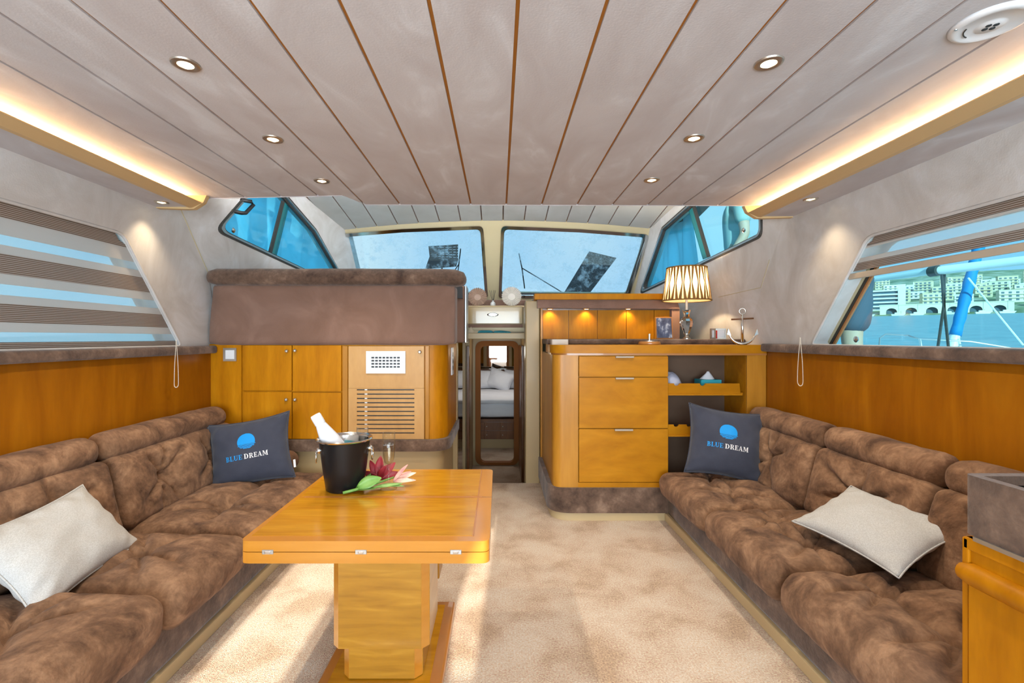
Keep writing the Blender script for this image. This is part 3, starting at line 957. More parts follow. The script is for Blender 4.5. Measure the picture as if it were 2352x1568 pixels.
front('mullion', 976, 986, 793, 1009, M['maple_up'])
# vent door: boards round a field of separate slats
vd = front('vent_door', 800, 975, 794, 892, M['pale'], proud=0.004)
def piece(name, px0, px1, py0, py1, mat, par, y0=YB - 0.004, y1=YB + 0.012):
    return obj(name, bx(xx(px0), xx(px1), y0, y1, zz(py1), zz(py0)), mat, par)
piece('stile', 800.7, 820, 891.5, 1008, M['pale'], vd)
piece('stile', 952, 974.3, 891.5, 1008, M['pale'], vd)
piece('bottom_rail', 820, 952, 1001.5, 1008, M['pale'], vd)
piece('slot_backing', 819, 953, 890, 1003, M['black'], vd, YB + 0.0105, YB + 0.0125)
for i in range(11):
    y0 = 894.8 + i * 9.9
    if i == 0:
        piece('slat', 820, 952, 891.5, y0 - 1.4, M['pale'], vd)
    piece('slat', 820, 952, y0 + 1.4, y0 + 8.5 if i < 10 else 1001.6, M['pale'], vd)
knob(vd, xx(965), zz(808), YB - 0.004)
piece('strut', 837, 843, 893, 1002, M['alu'], vd, YB + 0.006, YB + 0.010)
# white air grille
gr = thing('air_grille', 'white louvred air grille on the vent door of the cabinet', 'air vent', (xx(887), YB - 0.005, zz(857)))
yg = YB - 0.0045
bm = BM()
prism(bm, [(xx(842), zz(857)), (xx(932), zz(857)), (xx(932), zz(806)), (xx(842), zz(806))], lambda x, z: (x, yg, z), (0, -0.010, 0),
      [[(xx(853), zz(845.5)), (xx(920), zz(845.5)), (xx(920), zz(817.5)), (xx(853), zz(817.5))]])
obj('frame', bm, M['white'], gr)
obj('backing', bx(xx(852), xx(921), yg - 0.001, yg, zz(846.5), zz(816.5)), M['black'], gr)
for i in range(5):
    zc = zz(817.5 + 28.0 * i / 4)
    bm = bx(xx(853), xx(920), yg - 0.009, yg - 0.002, zc - 0.004, zc + 0.004); obj('louvre', bm, M['alu'], gr)
bm = BM()
for i in range(9):
    xc = xx(853 + 67.0 * i / 8)
    box(bm, xc - 0.0025, xc + 0.0025, yg - 0.0055, yg - 0.0012, zz(845.5), zz(817.5))
obj('fins', bm, M['alu'], gr, kind='stuff')
for px in (846, 927):
    bm = BM(); lathe(bm, [(0.0, 0.002), (0.003, 0.0015), (0.0035, 0.0), (0.0, 0.0)], 8, (xx(px), yg - 0.010, zz(831)), Matrix.Rotation(PI / 2, 4, 'X')); obj('screw', bm, M['alu'], gr)
# switch
sw_ = thing('light_switch', 'square light switch in a taupe frame on the honey cabinet', 'switch', (xx(529), YB, zz(829)))
bm = BM(); prism(bm, [(xx(514), zz(829)), (xx(544), zz(829)), (xx(544), zz(799)), (xx(514), zz(799))], lambda x, z: (x, YB, z), (0, -0.008, 0),
      [[(xx(518.5), zz(824.5)), (xx(539.5), zz(824.5)), (xx(539.5), zz(803.5)), (xx(518.5), zz(803.5))]])
obj('frame', bm, M['nickel'], sw_)
obj('rocker', bx(xx(518.5), xx(539.5), YB - 0.007, YB + 0.002, zz(824.5), zz(803.5), 0.002), M['white'], sw_)
# sockets on the passage side
so = thing('wall_socket', 'pale socket plate on the passage side of the honey cabinet', 'socket', (-0.345, 3.55, 0.95))
obj('plate', bx(-0.345, -0.335, 3.50, 3.62, 0.93, 1.13, 0.003), M['white'], so)
for z in (0.98, 1.03, 1.08):
    bm = BM(); lathe(bm, [(0.0, 0.002), (0.016, 0.002), (0.018, 0.0), (0.0, 0.0)], 12, (-0.335, 3.56, z), Matrix.Rotation(PI / 2, 4, 'Y')); obj('outlet', bm, M['black'], so)
# padded back of the helm seat
bm = cushion((xx(1046) - xx(480), 0.20, zz(652) - zz(792)), 0.03, 0.004, seed=3, cuts=20, axis=1, wrinkle=0.003,
             mat=T((xx(1046) + xx(480)) / 2, YB + 0.075, (zz(652) + zz(792)) / 2))
for v in bm.verts:       # the outer end leans inboard towards the top
    if v.co.x < -1.5:
        v.co.x += 0.03 * (v.co.z - zz(792)) / 0.39 * (-1.5 - v.co.x) / 0.42
obj('padded_back', bm, M['suede_smooth'], hb, smooth='all')
bm = cushion((xx(1070) - xx(482), 0.19, 0.110), 0.054, 0.0, seed=5, cuts=24, axis=2, wrinkle=0.003, mat=T((xx(1070) + xx(482)) / 2, YB + 0.02, zz(637)))
for v in bm.verts:
    v.co.z -= 0.018 * max(0, (v.co.x + 0.5) / 0.3) ** 2 * 0.6
obj('top_roll', bm, M['suede_dark'], hb, smooth='all')
# padded lip under the cabinet and cream plinth
bm = BM()
lip = round_poly([(-1.90, YB - 0.02), (-0.325, YB - 0.02), (-0.325, 4.0), (-1.90, 4.0)], [0, 0.15, 0, 0], 10)
prism(bm, lip, lambda x, y: (x, y, zz(1035)), (0, 0, zz(1009) - zz(1035)))
bmesh.ops.bevel(bm, geom=[e for e in bm.edges if abs(e.verts[0].co.z - e.verts[1].co.z) < 1e-5 and len(e.link_faces) == 2 and e.calc_face_angle(0) > 1.0], offset=0.012, segments=2, affect='EDGES')
obj('padded_lip', bm, M['suede_dark'], hb, smooth=True)
bm = BM()
pl = round_poly([(-1.90, YB + 0.02), (-0.375, YB + 0.02), (-0.375, 4.0), (-1.90, 4.0)], [0, 0.13, 0, 0], 10)
prism(bm, pl, lambda x, y: (x, y, 0.0), (0, 0, zz(1035)))
obj('plinth', bm, M['cream'], hb, smooth=True)
# flared cream moulding at the foot of the passage side
obj('side_moulding', bx(-0.375, -0.335, 3.95, 4.02, 0.0, 1.16, 0.004), M['cream'], hb)

# ---- starboard sideboard
YS = 3.18
k4 = YS / F
def zs(py): return EYE - (py - VY) * k4
def xs(px): return (px - VX) * k4
sb = thing('sideboard', 'maple sideboard with three drawers, rounded corner and open wine shelves', 'sideboard', (1.06, YS, 0))
X0, X1 = 0.360, 1.762
bm = BM()
post = round_poly([(X0, YS), (xs(1328), YS), (xs(1328), YS + 0.02), (X0 + 0.02, YS + 0.155), (X0, YS + 0.155)], [0.15, 0, 0, 0, 0], 10)
prism(bm, post, lambda x, y: (x, y, zs(1119)), (0, 0, zs(815) - zs(1119)))
obj('corner_post', bm, M['maple_up'], sb, smooth=True)
obj('side_panel', bx(X0, X0 + 0.02, YS + 0.155, 4.0, zs(1119), zs(815)), M['maple_up'], sb)
obj('body', bx(X0 + 0.03, xs(1535), YS + 0.02, 3.98, zs(1119), zs(815)), M['maple'], sb)
obj('bottom_rail', bx(xs(1328), xs(1535), YS, YS + 0.02, zs(1119), zs(1108)), M['maple'], sb)
for (a, b, hx) in ((818, 865, 1434), (867, 983, 1434), (985, 1107, 1432)):
    d = obj('drawer', bx(xs(1329) + 0.002, xs(1535) - 0.001, YS - 0.002, YS + 0.02, zs(b), zs(a), 0.002, 1), M['maple'], sb)
    obj('handle', bx(xs(hx - 21), xs(hx + 21), YS - 0.018, YS + 0.0, zs(a + 3.6), zs(a - 0.4), 0.002, 1), M['satin'], d)
# open compartment
obj('compartment_back', bx(xs(1535), xs(1720), YS + 0.32, YS + 0.34, zs(1160), zs(815)), M['darkback'], sb)
obj('compartment_side', bx(xs(1716), xs(1722), YS + 0.02, YS + 0.32, zs(1160), zs(815)), M['maple'], sb)
obj('end_post', bx(xs(1716), X1, YS, YS + 0.02, zs(1160), zs(815), 0.002, 1), M['maple_up'], sb)
obj('end_block', bx(xs(1722), X1, YS + 0.02, YS + 0.34, zs(1160), zs(815)), M['maple'], sb)
def wine_shelf(py0, py1, notches):
    """tray shelf with a scalloped front for bottle necks"""
    sh = obj('shelf', bx(xs(1536), xs(1712), YS + 0.035, YS + 0.31, zs(py1), zs(py1 - 4)), M['maple'], sb)
    x0, x1 = xs(1536), xs(1702)
    top = [(x0, zs(py0))]
    for c in notches:
        cx = xs(c)
        for j in range(9):
            a = PI + PI * j / 8
            top.append((cx + 0.018 * math.cos(a), zs(py0) + 0.016 * math.sin(a)))
    top += [(x1, zs(py0)), (xs(1706), zs(py1 - 1)), (x0, zs(py1 - 1))]
    bm = BM(); prism(bm, top, lambda x, z: (x, YS + 0.030 - (z - zs(py1)) * 0.15, z), (0, 0.012, 0)); obj('scalloped_front', bm, M['maple'], sh)
    obj('ledge', bx(xs(1536), xs(1708), YS + 0.015, YS + 0.05, zs(py1 + 1.5), zs(py1 - 1.5)), M['maple'], sh)
    return sh
wine_shelf(881, 907, (1557, 1617))
wine_shelf(976, 1002, (1556, 1586, 1616, 1660))
# worktop with rounded corner
bm = BM()
tp = round_poly([(X0 - 0.012, YS - 0.014), (X1, YS - 0.014), (X1, 3.56), (X0 - 0.012, 3.56)], [0.15, 0.012, 0, 0], 10)
prism(bm, tp, lambda x, y: (x, y, zs(811)), (0, 0, zs(792) - zs(811)))
obj('worktop', bm, M['maple'], sb, smooth=True)
bm = BM()
tp = round_poly([(X0 - 0.004, YS - 0.006), (X1, YS - 0.006), (X1, 3.5), (X0 - 0.004, 3.5)], [0.15, 0.0, 0, 0], 10)
prism(bm, tp, lambda x, y: (x, y, zs(815.5)), (0, 0, zs(811) - zs(815.5)))
obj('worktop_moulding', bm, M['redwood'], sb, smooth=True)
# padded base and plinth
bm = BM()
tp = round_poly([(X0 - 0.03, YS - 0.018), (1.12, YS - 0.018), (1.12, 4.0), (X0 - 0.03, 4.0)], [0.16, 0, 0, 0], 10)
prism(bm, tp, lambda x, y: (x, y, zs(1176)), (0, 0, zs(1119) - zs(1176)))
bmesh.ops.bevel(bm, geom=[e for e in bm.edges if abs(e.verts[0].co.z - e.verts[1].co.z) < 1e-5 and len(e.link_faces) == 2 and e.calc_face_angle(0) > 1.0], offset=0.012, segments=2, affect='EDGES')
obj('padded_base', bm, M['suede_dark'], sb, smooth=True)
bm = BM()
tp = round_poly([(X0 - 0.012, YS - 0.004), (1.10, YS - 0.004), (1.10, 4.0), (X0 - 0.012, 4.0)], [0.15, 0, 0, 0], 10)
prism(bm, tp, lambda x, y: (x, y, 0.0), (0, 0, zs(1176) + 0.003))
obj('plinth', bm, M['plinth'], sb, smooth=True)

# raised ledge behind the worktop with a padded edge
lg = thing('back_ledge', 'raised dark ledge with a padded suede edge behind the sideboard top', 'ledge', (1.06, 3.5, 1.1545))
bm = BM(); prism(bm, round_poly([(3.47, 1.1546), (3.47, 1.192), (3.52, 1.192), (3.52, 1.1546)], [0.012, 0.016, 0, 0], 5), lambda y, z: (0.352, y, z), (1.42, 0, 0)); obj('padded_edge', bm, M['suede_dark'], lg, smooth=True)
obj('ledge_top', bx(0.36, 1.755, 3.52, 4.0, 1.1546, 1.1915), M['darkback'], lg)

# ---- lit niche behind it: wood panels, suede band, orange top rail
YN = 4.0
k5 = YN / F
def zn(py): return EYE - (py - VY) * k5
def xn(px): return (px - VX) * k5
nc = thing('galley_screen', 'wood panelled screen with suede band and lit niche behind the sideboard', 'screen', (0.85, YN, 1.192))
for a, b in ((1247, 1305.5), (1306.5, 1371.5), (1372.5, 1438), (1439, 1502), (1503, 1540)):
    obj('panel', bx(xn(a), xn(b), YN, YN + 0.015, 1.192, zn(712), 0.001, 1), M['honey'], nc)
obj('panel_backing', bx(xn(1245), xn(1542), YN + 0.014, YN + 0.03, 1.192, zn(690)), M['brownwood'], nc)
bm = BM(); prism(bm, [(xn(1233), zn(708)), (xn(1554), zn(710)), (xn(1548), zn(690)), (xn(1233), zn(689))], lambda x, z: (x, YN - 0.07, z), (0, 0.09, 0)); obj('suede_band', bm, M['suede_smooth'], nc)
obj('top_rail', bx(xn(1226) , xn(1548), YN - 0.085, YN + 0.04, zn(689.5), zn(676), 0.003, 1), M['honey'], nc)
obj('end_cheek', bx(xn(1538), xn(1556), YN - 0.05, YN + 0.03, 1.192, zn(709)), M['suede_smooth'], nc)
for px in (1262, 1345, 1440):
    x = xn(px)
    sp_ = obj('spot', lathe(BM(), [(0.0, -0.004), (0.022, -0.004), (0.028, 0.0), (0.0, 0.0)], 16, (x, YN - 0.04, zn(709) - 0.001)), M['nickel'], nc, smooth=True)
    obj('lens', lathe(BM(), [(0.0, -0.006), (0.016, -0.006), (0.016, -0.003), (0.0, -0.003)], 14, (x, YN - 0.04, zn(709) - 0.001)), M['lens_warm'], sp_)
    add_light('niche_spot', 'SPOT', (x, YN - 0.045, zn(709) - 0.012), 1.5, (1.0, 0.66, 0.28), parent=nc, direction=(0, 0.45, -1), spot_size=2.0, spot_blend=0.8, shadow_soft_size=0.012)
# dash behind the screen up to the windscreen
tag(obj('dashboard', bx(0.30, 1.50, YN + 0.04, 5.50, 1.40, 1.545, 0.01), M['suede_smooth']), 'taupe padded dashboard under the starboard windscreen', 'dashboard')
tag(obj('dashboard', bx(-0.9, 0.29, 5.06, 5.46, 1.32, 1.60, 0.01), M['suede_smooth']), 'taupe padded dashboard at the foot of the central mullion', 'dashboard')

# ---- cream column and passage shelf unit
col = thing('column', 'tall cream column between the passage and the sideboard', 'column', (xn(1226), YN, -0.3))
obj('shaft', bx(xn(1207), xn(1240), YN, YN + 0.2, -0.30, zn(690), 0.010), M['cream'], col)
obj('edge_trim', bx(xn(1241), xn(1246), YN - 0.01, YN + 0.18, -0.30, zn(694), 0.002), M['maple_up'], col)
su = thing('passage_shelf', 'cream shelf unit with a drawer above the cabin doorway', 'shelf unit', (-0.08, 4.3, 1.19))
obj('ledge', bx(-0.42, 0.238, 4.30, 4.325, 1.190, 1.245, 0.006), M['cream'], su)
obj('shelf_board', bx(-0.42, 0.25, 4.325, 4.72, 1.190, 1.205), M['cream'], su)
dr = obj('drawer', bx(-0.317, 0.232, 4.655, 4.69, 1.335, 1.505, 0.006), M['cream_gloss'], su)
bm = BM(); lathe(bm, [(0.0, 0.0), (0.05, 0.0), (0.055, 0.004), (0.044, 0.007), (0.040, 0.003), (0.0, 0.003)], 20, (-0.055, 4.655, 1.425), Matrix.Rotation(PI / 2, 4, 'X') @ Matrix.Diagonal((1, 0.32, 1, 1)))
obj('pull', bm, M['chrome'], dr, smooth=True)
obj('strip', bx(-0.315, 0.232, 4.665, 4.70, 1.285, 1.330), M['suede_smooth'], su)
obj('back', bx(-0.42, 0.25, 4.70, 4.72, 1.20, 1.50), M['cream'], su)
obj('top', bx(-0.33, 0.25, 4.65, 5.05, 1.497, 1.512, 0.004), M['cream'], su)
obj('rail', bx(0.236, 0.262, 4.42, 4.46, 1.20, 1.50, 0.006), M['chrome'], su)
obj('side_box', bx(-0.56, -0.345, 4.45, 4.72, 1.31, 1.52, 0.005), M['cream'], su)
bm = BM(); tube(bm, [(-0.40, 4.44, 1.282), (-0.37, 4.43, 1.276), (-0.35, 4.44, 1.282)], 0.006, 6); obj('latch', bm, M['nickel'], su)
# helm console glimpsed past the seat back
hc = thing('helm_console', 'helm console with a black screen behind the padded seat back', 'console', (-0.40, 4.1, 1.16))
obj('housing', bx(-0.62, -0.285, 4.06, 4.28, 1.16, 1.64, 0.012), M['suede_smooth'], hc)
obj('screen', bx(-0.40, -0.30, 4.045, 4.06, 1.53, 1.63, 0.002), M['black'], hc)
obj('edge_trim', bx(-0.285, -0.268, 4.06, 4.28, 1.16, 1.64, 0.004), M['alu'], hc)

# ---- sofas
def sofa(s, Xf, Xw, splits, backs, label, group, near):
    """s = -1 port, +1 starboard; Xf plinth line; Xw wall"""
    y1 = 3.13
    so = thing('sofa', label, 'sofa', ((Xf + Xw) / 2, 2.0, 0))
    def X(a, b): return (min(a, b), max(a, b))
    obj('plinth', bx(*X(Xf, Xf + s * 0.03), near, y1 + 0.04, 0.0, 0.052, 0.006), M['plinth'], so)
    bm = cushion((abs(Xf + s * 0.015 - Xw), y1 + 0.03 - near, 0.185), 0.012, 0.0, seed=2, cuts=10, wrinkle=0.002,
                 mat=T((Xf + s * 0.015 + Xw) / 2, (y1 + 0.03 + near) / 2, 0.143))
    obj('base', bm, M['suede_dark'], so, smooth='all')
    depth = abs(Xw - Xf) - 0.14
    for i, (a, b, dz) in enumerate(splits):
        L = a - b
        xc = Xf + s * (depth / 2 - 0.035)
        dm = [(s * -0.12, 0.42, 0.058, 0.12), (s * -0.12, -0.42, 0.058, 0.12)] if L > 0.6 else [(s * -0.1, 0.0, 0.055, 0.12)]
        bm = cushion((depth + 0.07, L - 0.014, 0.150 + dz), 0.068, 0.030, dm, seed=i * 1.7 + (s + 1), cuts=44, wrinkle=0.008,
                     mat=T(xc, (a + b) / 2, 0.265 + dz / 2))
        c = obj('seat_cushion', bm, M['suede'], so, smooth='all')
    for i, (a, b) in enumerate(backs):
        L = a - b
        # upright back cushion, dimpled on its front
        dm = [(0.42, 0.05, 0.062, 0.11), (-0.42, 0.05, 0.062, 0.11)] if L > 0.75 else [(0.0, 0.05, 0.065, 0.13)]
        tilt = math.radians(14)
        bm = cushion((0.13, L - 0.006, 0.34), 0.045, 0.018, [(d[0], d[1], d[2], d[3]) for d in dm], seed=i * 2.3 + 4, cuts=44, axis=0, wrinkle=0.006)
        m = T(Xw - s * 0.165, (a + b) / 2, 0.490, 0, tilt * s, 0) @ Matrix.Rotation(PI if s > 0 else 0, 4, 'Z')
        bmesh.ops.transform(bm, matrix=m, verts=bm.verts)
        obj('back_cushion', bm, M['suede'], so, smooth='all')
        bm = cushion((0.150, L - 0.004, 0.135), 0.064, 0.006, seed=i * 3.1 + 9, cuts=18, axis=0, wrinkle=0.006, mat=T(Xw - s * 0.092, (a + b) / 2, 0.700))
        obj('head_bolster', bm, M['suede'], so, smooth='all')
    return so
port = sofa(-1, -1.154, -1.905, [(3.13, 2.15, 0.0), (2.145, 1.62, 0.005), (1.615, 0.75, 0.03)], [(3.13, 2.15), (2.145, 1.15), (1.145, 0.5)],
            'brown suede sofa on the port side behind the folding table', 'sofas', 0.5)
bm = cushion((0.34, 0.125, 0.115), 0.055, 0.004, seed=8, cuts=16, axis=2, wrinkle=0.006, mat=T(-1.46, 3.105, 0.415))
obj('end_bolster', bm, M['suede'], port, smooth='all')
bm = cushion((0.36, 0.13, 0.24), 0.05, 0.004, seed=12, cuts=14, axis=1, wrinkle=0.005, mat=T(-1.72, 3.09, 0.52))
obj('end_cushion', bm, M['suede'], port, smooth='all')
sofa(1, 1.09, 1.765, [(3.13, 2.455, 0.0), (2.45, 1.805, 0.005), (1.80, 1.16, 0.010)], [(3.13, 2.42), (2.415, 1.775), (1.77, 1.16)],
     'brown suede sofa on the starboard side below the harbour window', 'sofas', 1.15)

# ---- near cabinet at the aft end of the starboard sofa
nb = thing('end_cabinet', 'honey wood cabinet with a suede clad tray top beside the starboard sofa', 'cabinet', (1.42, 0.7, 0))
xa, ya = 1.10, 1.144
zt, zb_ = 0.880, 0.742
bm = BM()
out_ = round_poly([(xa, 0.05), (xa, ya), (1.755, ya), (1.755, 0.05)], [0, 0.02, 0, 0], 5)
inn = [(xa + 0.024, 0.08), (xa + 0.024, ya - 0.024), (1.73, ya - 0.024), (1.73, 0.08)]
prism(bm, out_, lambda x, y: (x, y, zb_), (0, 0, zt - zb_), [inn])
bmesh.ops.bevel(bm, geom=[e for e in bm.edges if e.verts[0].co.z > zt - 1e-4 and e.verts[1].co.z > zt - 1e-4 and len(e.link_faces) == 2 and e.calc_face_angle(0) > 1.0], offset=0.006, segments=2, affect='EDGES')
obj('suede_rim', bm, M['suede_dark'], nb, smooth=True)
obj('tray_floor', bx(xa + 0.02, 1.735, 0.07, ya - 0.02, zb_, zt - 0.022), M['liner'], nb)
obj('steel_trim', bx(xa - 0.005, 1.75, 0.05, ya - 0.028, zb_ - 0.010, zb_), M['alu'], nb)
obj('carcass', bx(xa + 0.006, 1.75, 0.05, ya, 0.0, zb_ - 0.010), M['honey'], nb)
obj('top_rail', bx(xa + 0.000, xa + 0.02, 0.05, ya, 0.705, zb_ - 0.010, 0.002), M['honey'], nb)
obj('edge_strip', bx(xa, xa + 0.02, ya - 0.012, ya + 0.004, 0.0, zb_ - 0.012, 0.003), M['honey'], nb)
dd = obj('door', bx(xa - 0.004, xa + 0.01, 0.06, ya - 0.016, 0.03, 0.65, 0.002), M['honey'], nb)
bm = BM(); tube(bm, [(xa + 0.004, 0.06, 0.650), (xa + 0.004, ya - 0.02, 0.650), (xa + 0.004, ya + 0.004, 0.648)], [0.026, 0.026, 0.020], 14); obj('rounded_rail', bm, M['honey'], dd, smooth=True)

# ---- folding table
TZ = 0.600
tb = thing('folding_table', 'varnished folding table with hinged double leaf top on a column pedestal', 'table', (-0.395, 1.80, 0))
tx0, tx1, ty0, ty1 = -0.766, -0.026, 1.428, 2.210
def leaf(name, z0, z1, inset=0.0):
    bm = BM()
    p = round_poly([(tx0, ty0), (tx1, ty0), (tx1, ty1), (tx0, ty1)], 0.028, 5)
    prism(bm, p, lambda x, y: (x, y, z0), (0, 0, z1 - z0))
    bmesh.ops.bevel(bm, geom=[e for e in bm.edges if abs(e.verts[0].co.z - e.verts[1].co.z) < 1e-5 and len(e.link_faces) == 2 and e.calc_face_angle(0) > 1.0
                              and ((e.verts[0].co.z > (z0 + z1) / 2) == (name == 'upper_leaf'))], offset=0.014, segments=4, affect='EDGES')
    return bm
up = obj('upper_leaf', leaf('upper_leaf', 0.5685, TZ), M['table_edge'], tb, smooth=True)
lo = obj('lower_leaf', leaf('lower_leaf', 0.534, 0.5665), M['table_edge'], tb, smooth=True)
ymid = 1.823
for (a, b) in ((ty0 + 0.038, ymid - 0.012), (ymid + 0.012, ty1 - 0.022)):
    obj('veneer_panel', bx(tx0 + 0.018, tx1 - 0.052, a, b, TZ - 0.001, TZ + 0.0012), M['table'], up)
bm = BM(); prism(bm, round_poly([(tx0 + 0.035, ymid - 0.010), (tx1 - 0.035, ymid - 0.010), (tx1 - 0.035, ymid + 0.010), (tx0 + 0.035, ymid + 0.010)], 0.009, 5), lambda x, y: (x, y, TZ - 0.001), (0, 0, 0.0022)); obj('finger_groove', bm, M['redwood'], up)
obj('inlay_line', bx(tx1 - 0.053, tx1 - 0.049, ty0 + 0.035, ty1 - 0.02, TZ - 0.001, TZ + 0.0016), M['redwood'], up)
obj('leaf_joint', bx(tx1 - 0.05, tx1 - 0.001, ymid - 0.0015, ymid + 0.0015, TZ - 0.002, TZ + 0.0006), M['brownwood'], up)
for px in (615, 829, 1047):
    x = (px - VX) / F * ty0
    h = obj('hinge', bx(x - 0.017, x + 0.017, ty0 - 0.0015, ty0 + 0.004, 0.561, 0.5745, 0.001, 1), M['alu'], tb)
    obj('hinge_knuckle', bx(x - 0.008, x + 0.008, ty0 - 0.0045, ty0, 0.563, 0.572, 0.002, 2), M['chrome'], h)
# column: chamfered outer sleeve over an inner sleeve, on a framed base plate
def chamfer_col(name, x0, x1, y0, y1, z0, z1, ch, mat_post, mat_face):
    p = [(x0 + ch, y0), (x1 - ch, y0), (x1, y0 + ch), (x1, y1 - ch), (x1 - ch, y1), (x0 + ch, y1), (x0, y1 - ch), (x0, y0 + ch)]
    bm = BM(); prism(bm, p, lambda x, y: (x, y, z0), (0, 0, z1 - z0))
    c = obj(name, bm, mat_post, tb)
    obj('face_panel', bx(x0 + ch + 0.001, x1 - ch - 0.001, y0 - 0.002, y0 + 0.003, z0 + 0.001, z1 - 0.001), mat_face, c)
    obj('face_panel', bx(x1 - 0.003, x1 + 0.002, y0 + ch + 0.001, y1 - ch - 0.001, z0 + 0.001, z1 - 0.001), mat_face, c)
    return c
chamfer_col('outer_column', -0.556, -0.234, 1.61, 1.865, 0.165, 0.535, 0.022, M['table_edge'], M['pedestal'])
chamfer_col('inner_column', -0.530, -0.262, 1.64, 1.90, 0.045, 0.30, 0.022, M['table_edge'], M['pedestal'])
obj('rear_panel', bx(-0.55, -0.232, 1.895, 2.00, 0.255, 0.535, 0.004), M['maple_up'], tb)
bp = obj('base_plate', bx(-0.612, -0.190, 1.36, 2.135, 0.0, 0.040, 0.010, 3), M['redwood'], tb, smooth=True)
obj('base_panel', bx(-0.575, -0.232, 1.39, 2.10, 0.035, 0.0415), M['table'], bp)

# ================================================================== LIGHT FITTINGS
def downlight(x, y, z, energy, label, size=0.040, cone=2.0):
    d = thing('downlight', label, 'downlight', (x, y, z), group='recessed downlights')
    bm = BM()
    lathe(bm, [(0.020, 0.002), (0.022, -0.004), (0.030, -0.0065), (size - 0.002, -0.004), (size, 0.0), (size - 0.004, 0.004), (0.020, 0.004)], 28, (x, y, z))
    obj('ring', bm, M['nickel'], d, smooth=True)
    bm = BM()
    lathe(bm, [(0.0, -0.003), (0.013, -0.0025), (0.0215, 0.0), (0.0, 0.001)], 20, (x, y, z))
    obj('lens', bm, M['lens'], d, smooth=True)
    add_light('downlight_beam', 'SPOT', (x, y, z - 0.012), energy, (1.0, 0.89, 0.72) if cone > 1.8 else (1.0, 0.78, 0.50), parent=d, direction=(0, 0, -1), spot_size=cone, spot_blend=0.5 if cone > 1.8 else 1.0, shadow_soft_size=0.018)
for (px, py, lab) in ((426, 147, 'nearest downlight in the port row of the plank ceiling'), (627, 319, 'middle downlight in the port row of the plank ceiling'),
                      (739, 415, 'forward downlight in the port row above the helm cabinet'), (1766, 144, 'nearest downlight in the starboard row of the plank ceiling'),
                      (1594, 317, 'middle downlight in the starboard row of the plank ceiling'), (1497, 413, 'forward downlight in the starboard row above the sideboard')):
    p = WZ(px, py, ZC)
    downlight(p.x, p.y, ZC, 21.0, lab)
p = WZ(371, 464, ZS); downlight(p.x, p.y, ZS, 6.5, 'small downlight in the soffit over the striped port blind', 0.036, 1.7)
p = WZ(1862, 457, ZS); downlight(p.x, p.y, ZS, 6.5, 'small downlight in the soffit over the starboard window', 0.036, 1.7)

# ---- round white ceiling vent
c = WZ(2275, 51, ZC)
cv = thing('ceiling_vent', 'round white plastic vent disc on the ceiling beside the starboard cove', 'vent', (c.x, c.y, ZC))
bm = BM(); lathe(bm, [(0.0, -0.012), (0.026, -0.012), (0.030, -0.009), (0.034, -0.010), (0.062, -0.008), (0.066, -0.011), (0.078, -0.007), (0.083, 0.0), (0.0, 0.0)], 44, (c.x, c.y, ZC)); obj('disc', bm, M['white'], cv, smooth='all')
for k in range(4):
    a = k * PI / 2 + 0.5
    q = Vector((c.x + 0.011 * math.cos(a), c.y + 0.011 * math.sin(a), ZC - 0.0125))
    bm = BM(); lathe(bm, [(0.0, -0.0012), (0.006, -0.0008), (0.0065, 0.001), (0.0, 0.001)], 10, q); obj('slot', bm, M['black'], cv)
for k in range(3):
    a = 2 * PI * k / 3 + 2.9
    q = Vector((c.x + 0.073 * math.cos(a), c.y + 0.073 * math.sin(a), ZC - 0.009))
    bm = BM(); lathe(bm, [(0.0, -0.001), (0.0035, -0.0008), (0.004, 0.001), (0.0, 0.001)], 10, q); obj('screw', bm, M['alu'], cv)
bm = BM(); tube(bm, [(c.x + 0.05 * math.cos(a), c.y + 0.05 * math.sin(a), ZC - 0.0098) for a in [1.9 + 0.14 * i for i in range(8)]], 0.0016, 5); obj('curved_slot', bm, M['gasket'], cv)

# ================================================================== THINGS ON THE LEDGE AND SHELVES
# ---- table lamp
LX, LY, LZ = 1.444, 3.71, 1.1915
lp = thing('table_lamp', 'table lamp with pleated cream shade and faceted crystal base', 'lamp', (LX, LY, LZ))
bm = BM(); lathe(bm, [(0.0, 0.0), (0.030, 0.0), (0.030, 0.008), (0.016, 0.016), (0.013, 0.028), (0.020, 0.036), (0.020, 0.042), (0.0, 0.042)], 20, (LX, LY, LZ)); obj('foot', bm, M['nickel'], lp, smooth=True)
bm = BM(); lathe(bm, [(0.0, 0.042), (0.020, 0.042), (0.046, 0.105), (0.050, 0.130), (0.040, 0.155), (0.022, 0.170), (0.0, 0.170)], 9, (LX, LY, LZ)); obj('crystal_body', bm, M['crystal'], lp)
bm = BM(); lathe(bm, [(0.0, 0.170), (0.024, 0.170), (0.020, 0.190), (0.034, 0.222), (0.0, 0.222)], 9, (LX, LY, LZ)); obj('crystal_cup', bm, M['crystal'], lp)
bm = BM(); lathe(bm, [(0.0, 0.222), (0.009, 0.222), (0.009, 0.36), (0.0, 0.36)], 14, (LX, LY, LZ)); obj('stem', bm, M['offwhite'], lp, smooth=True)
def shade_r(t):      # t 0 bottom .. 1 top
    return 0.172 + (0.140 - 0.172) * t
zb0, zb1 = 0.295, 0.545
NP = 18
bm = BM()
rows = 12
ring = []
n = NP * 6
for i in range(rows + 1):
    t = i / rows
    pinch = math.sin(PI * t)
    row = []
    for k in range(n):
        a = 2 * PI * k / n
        ph = (k % 6) / 6.0
        w = 0.5 - 0.5 * math.cos(2 * PI * ph)
        r = shade_r(t) + 0.004 * w * (0.35 + 0.65 * pinch)
        row.append(bm.verts.new((LX + r * math.cos(a), LY + r * math.sin(a), LZ + zb0 + (zb1 - zb0) * t)))
    ring.append(row)
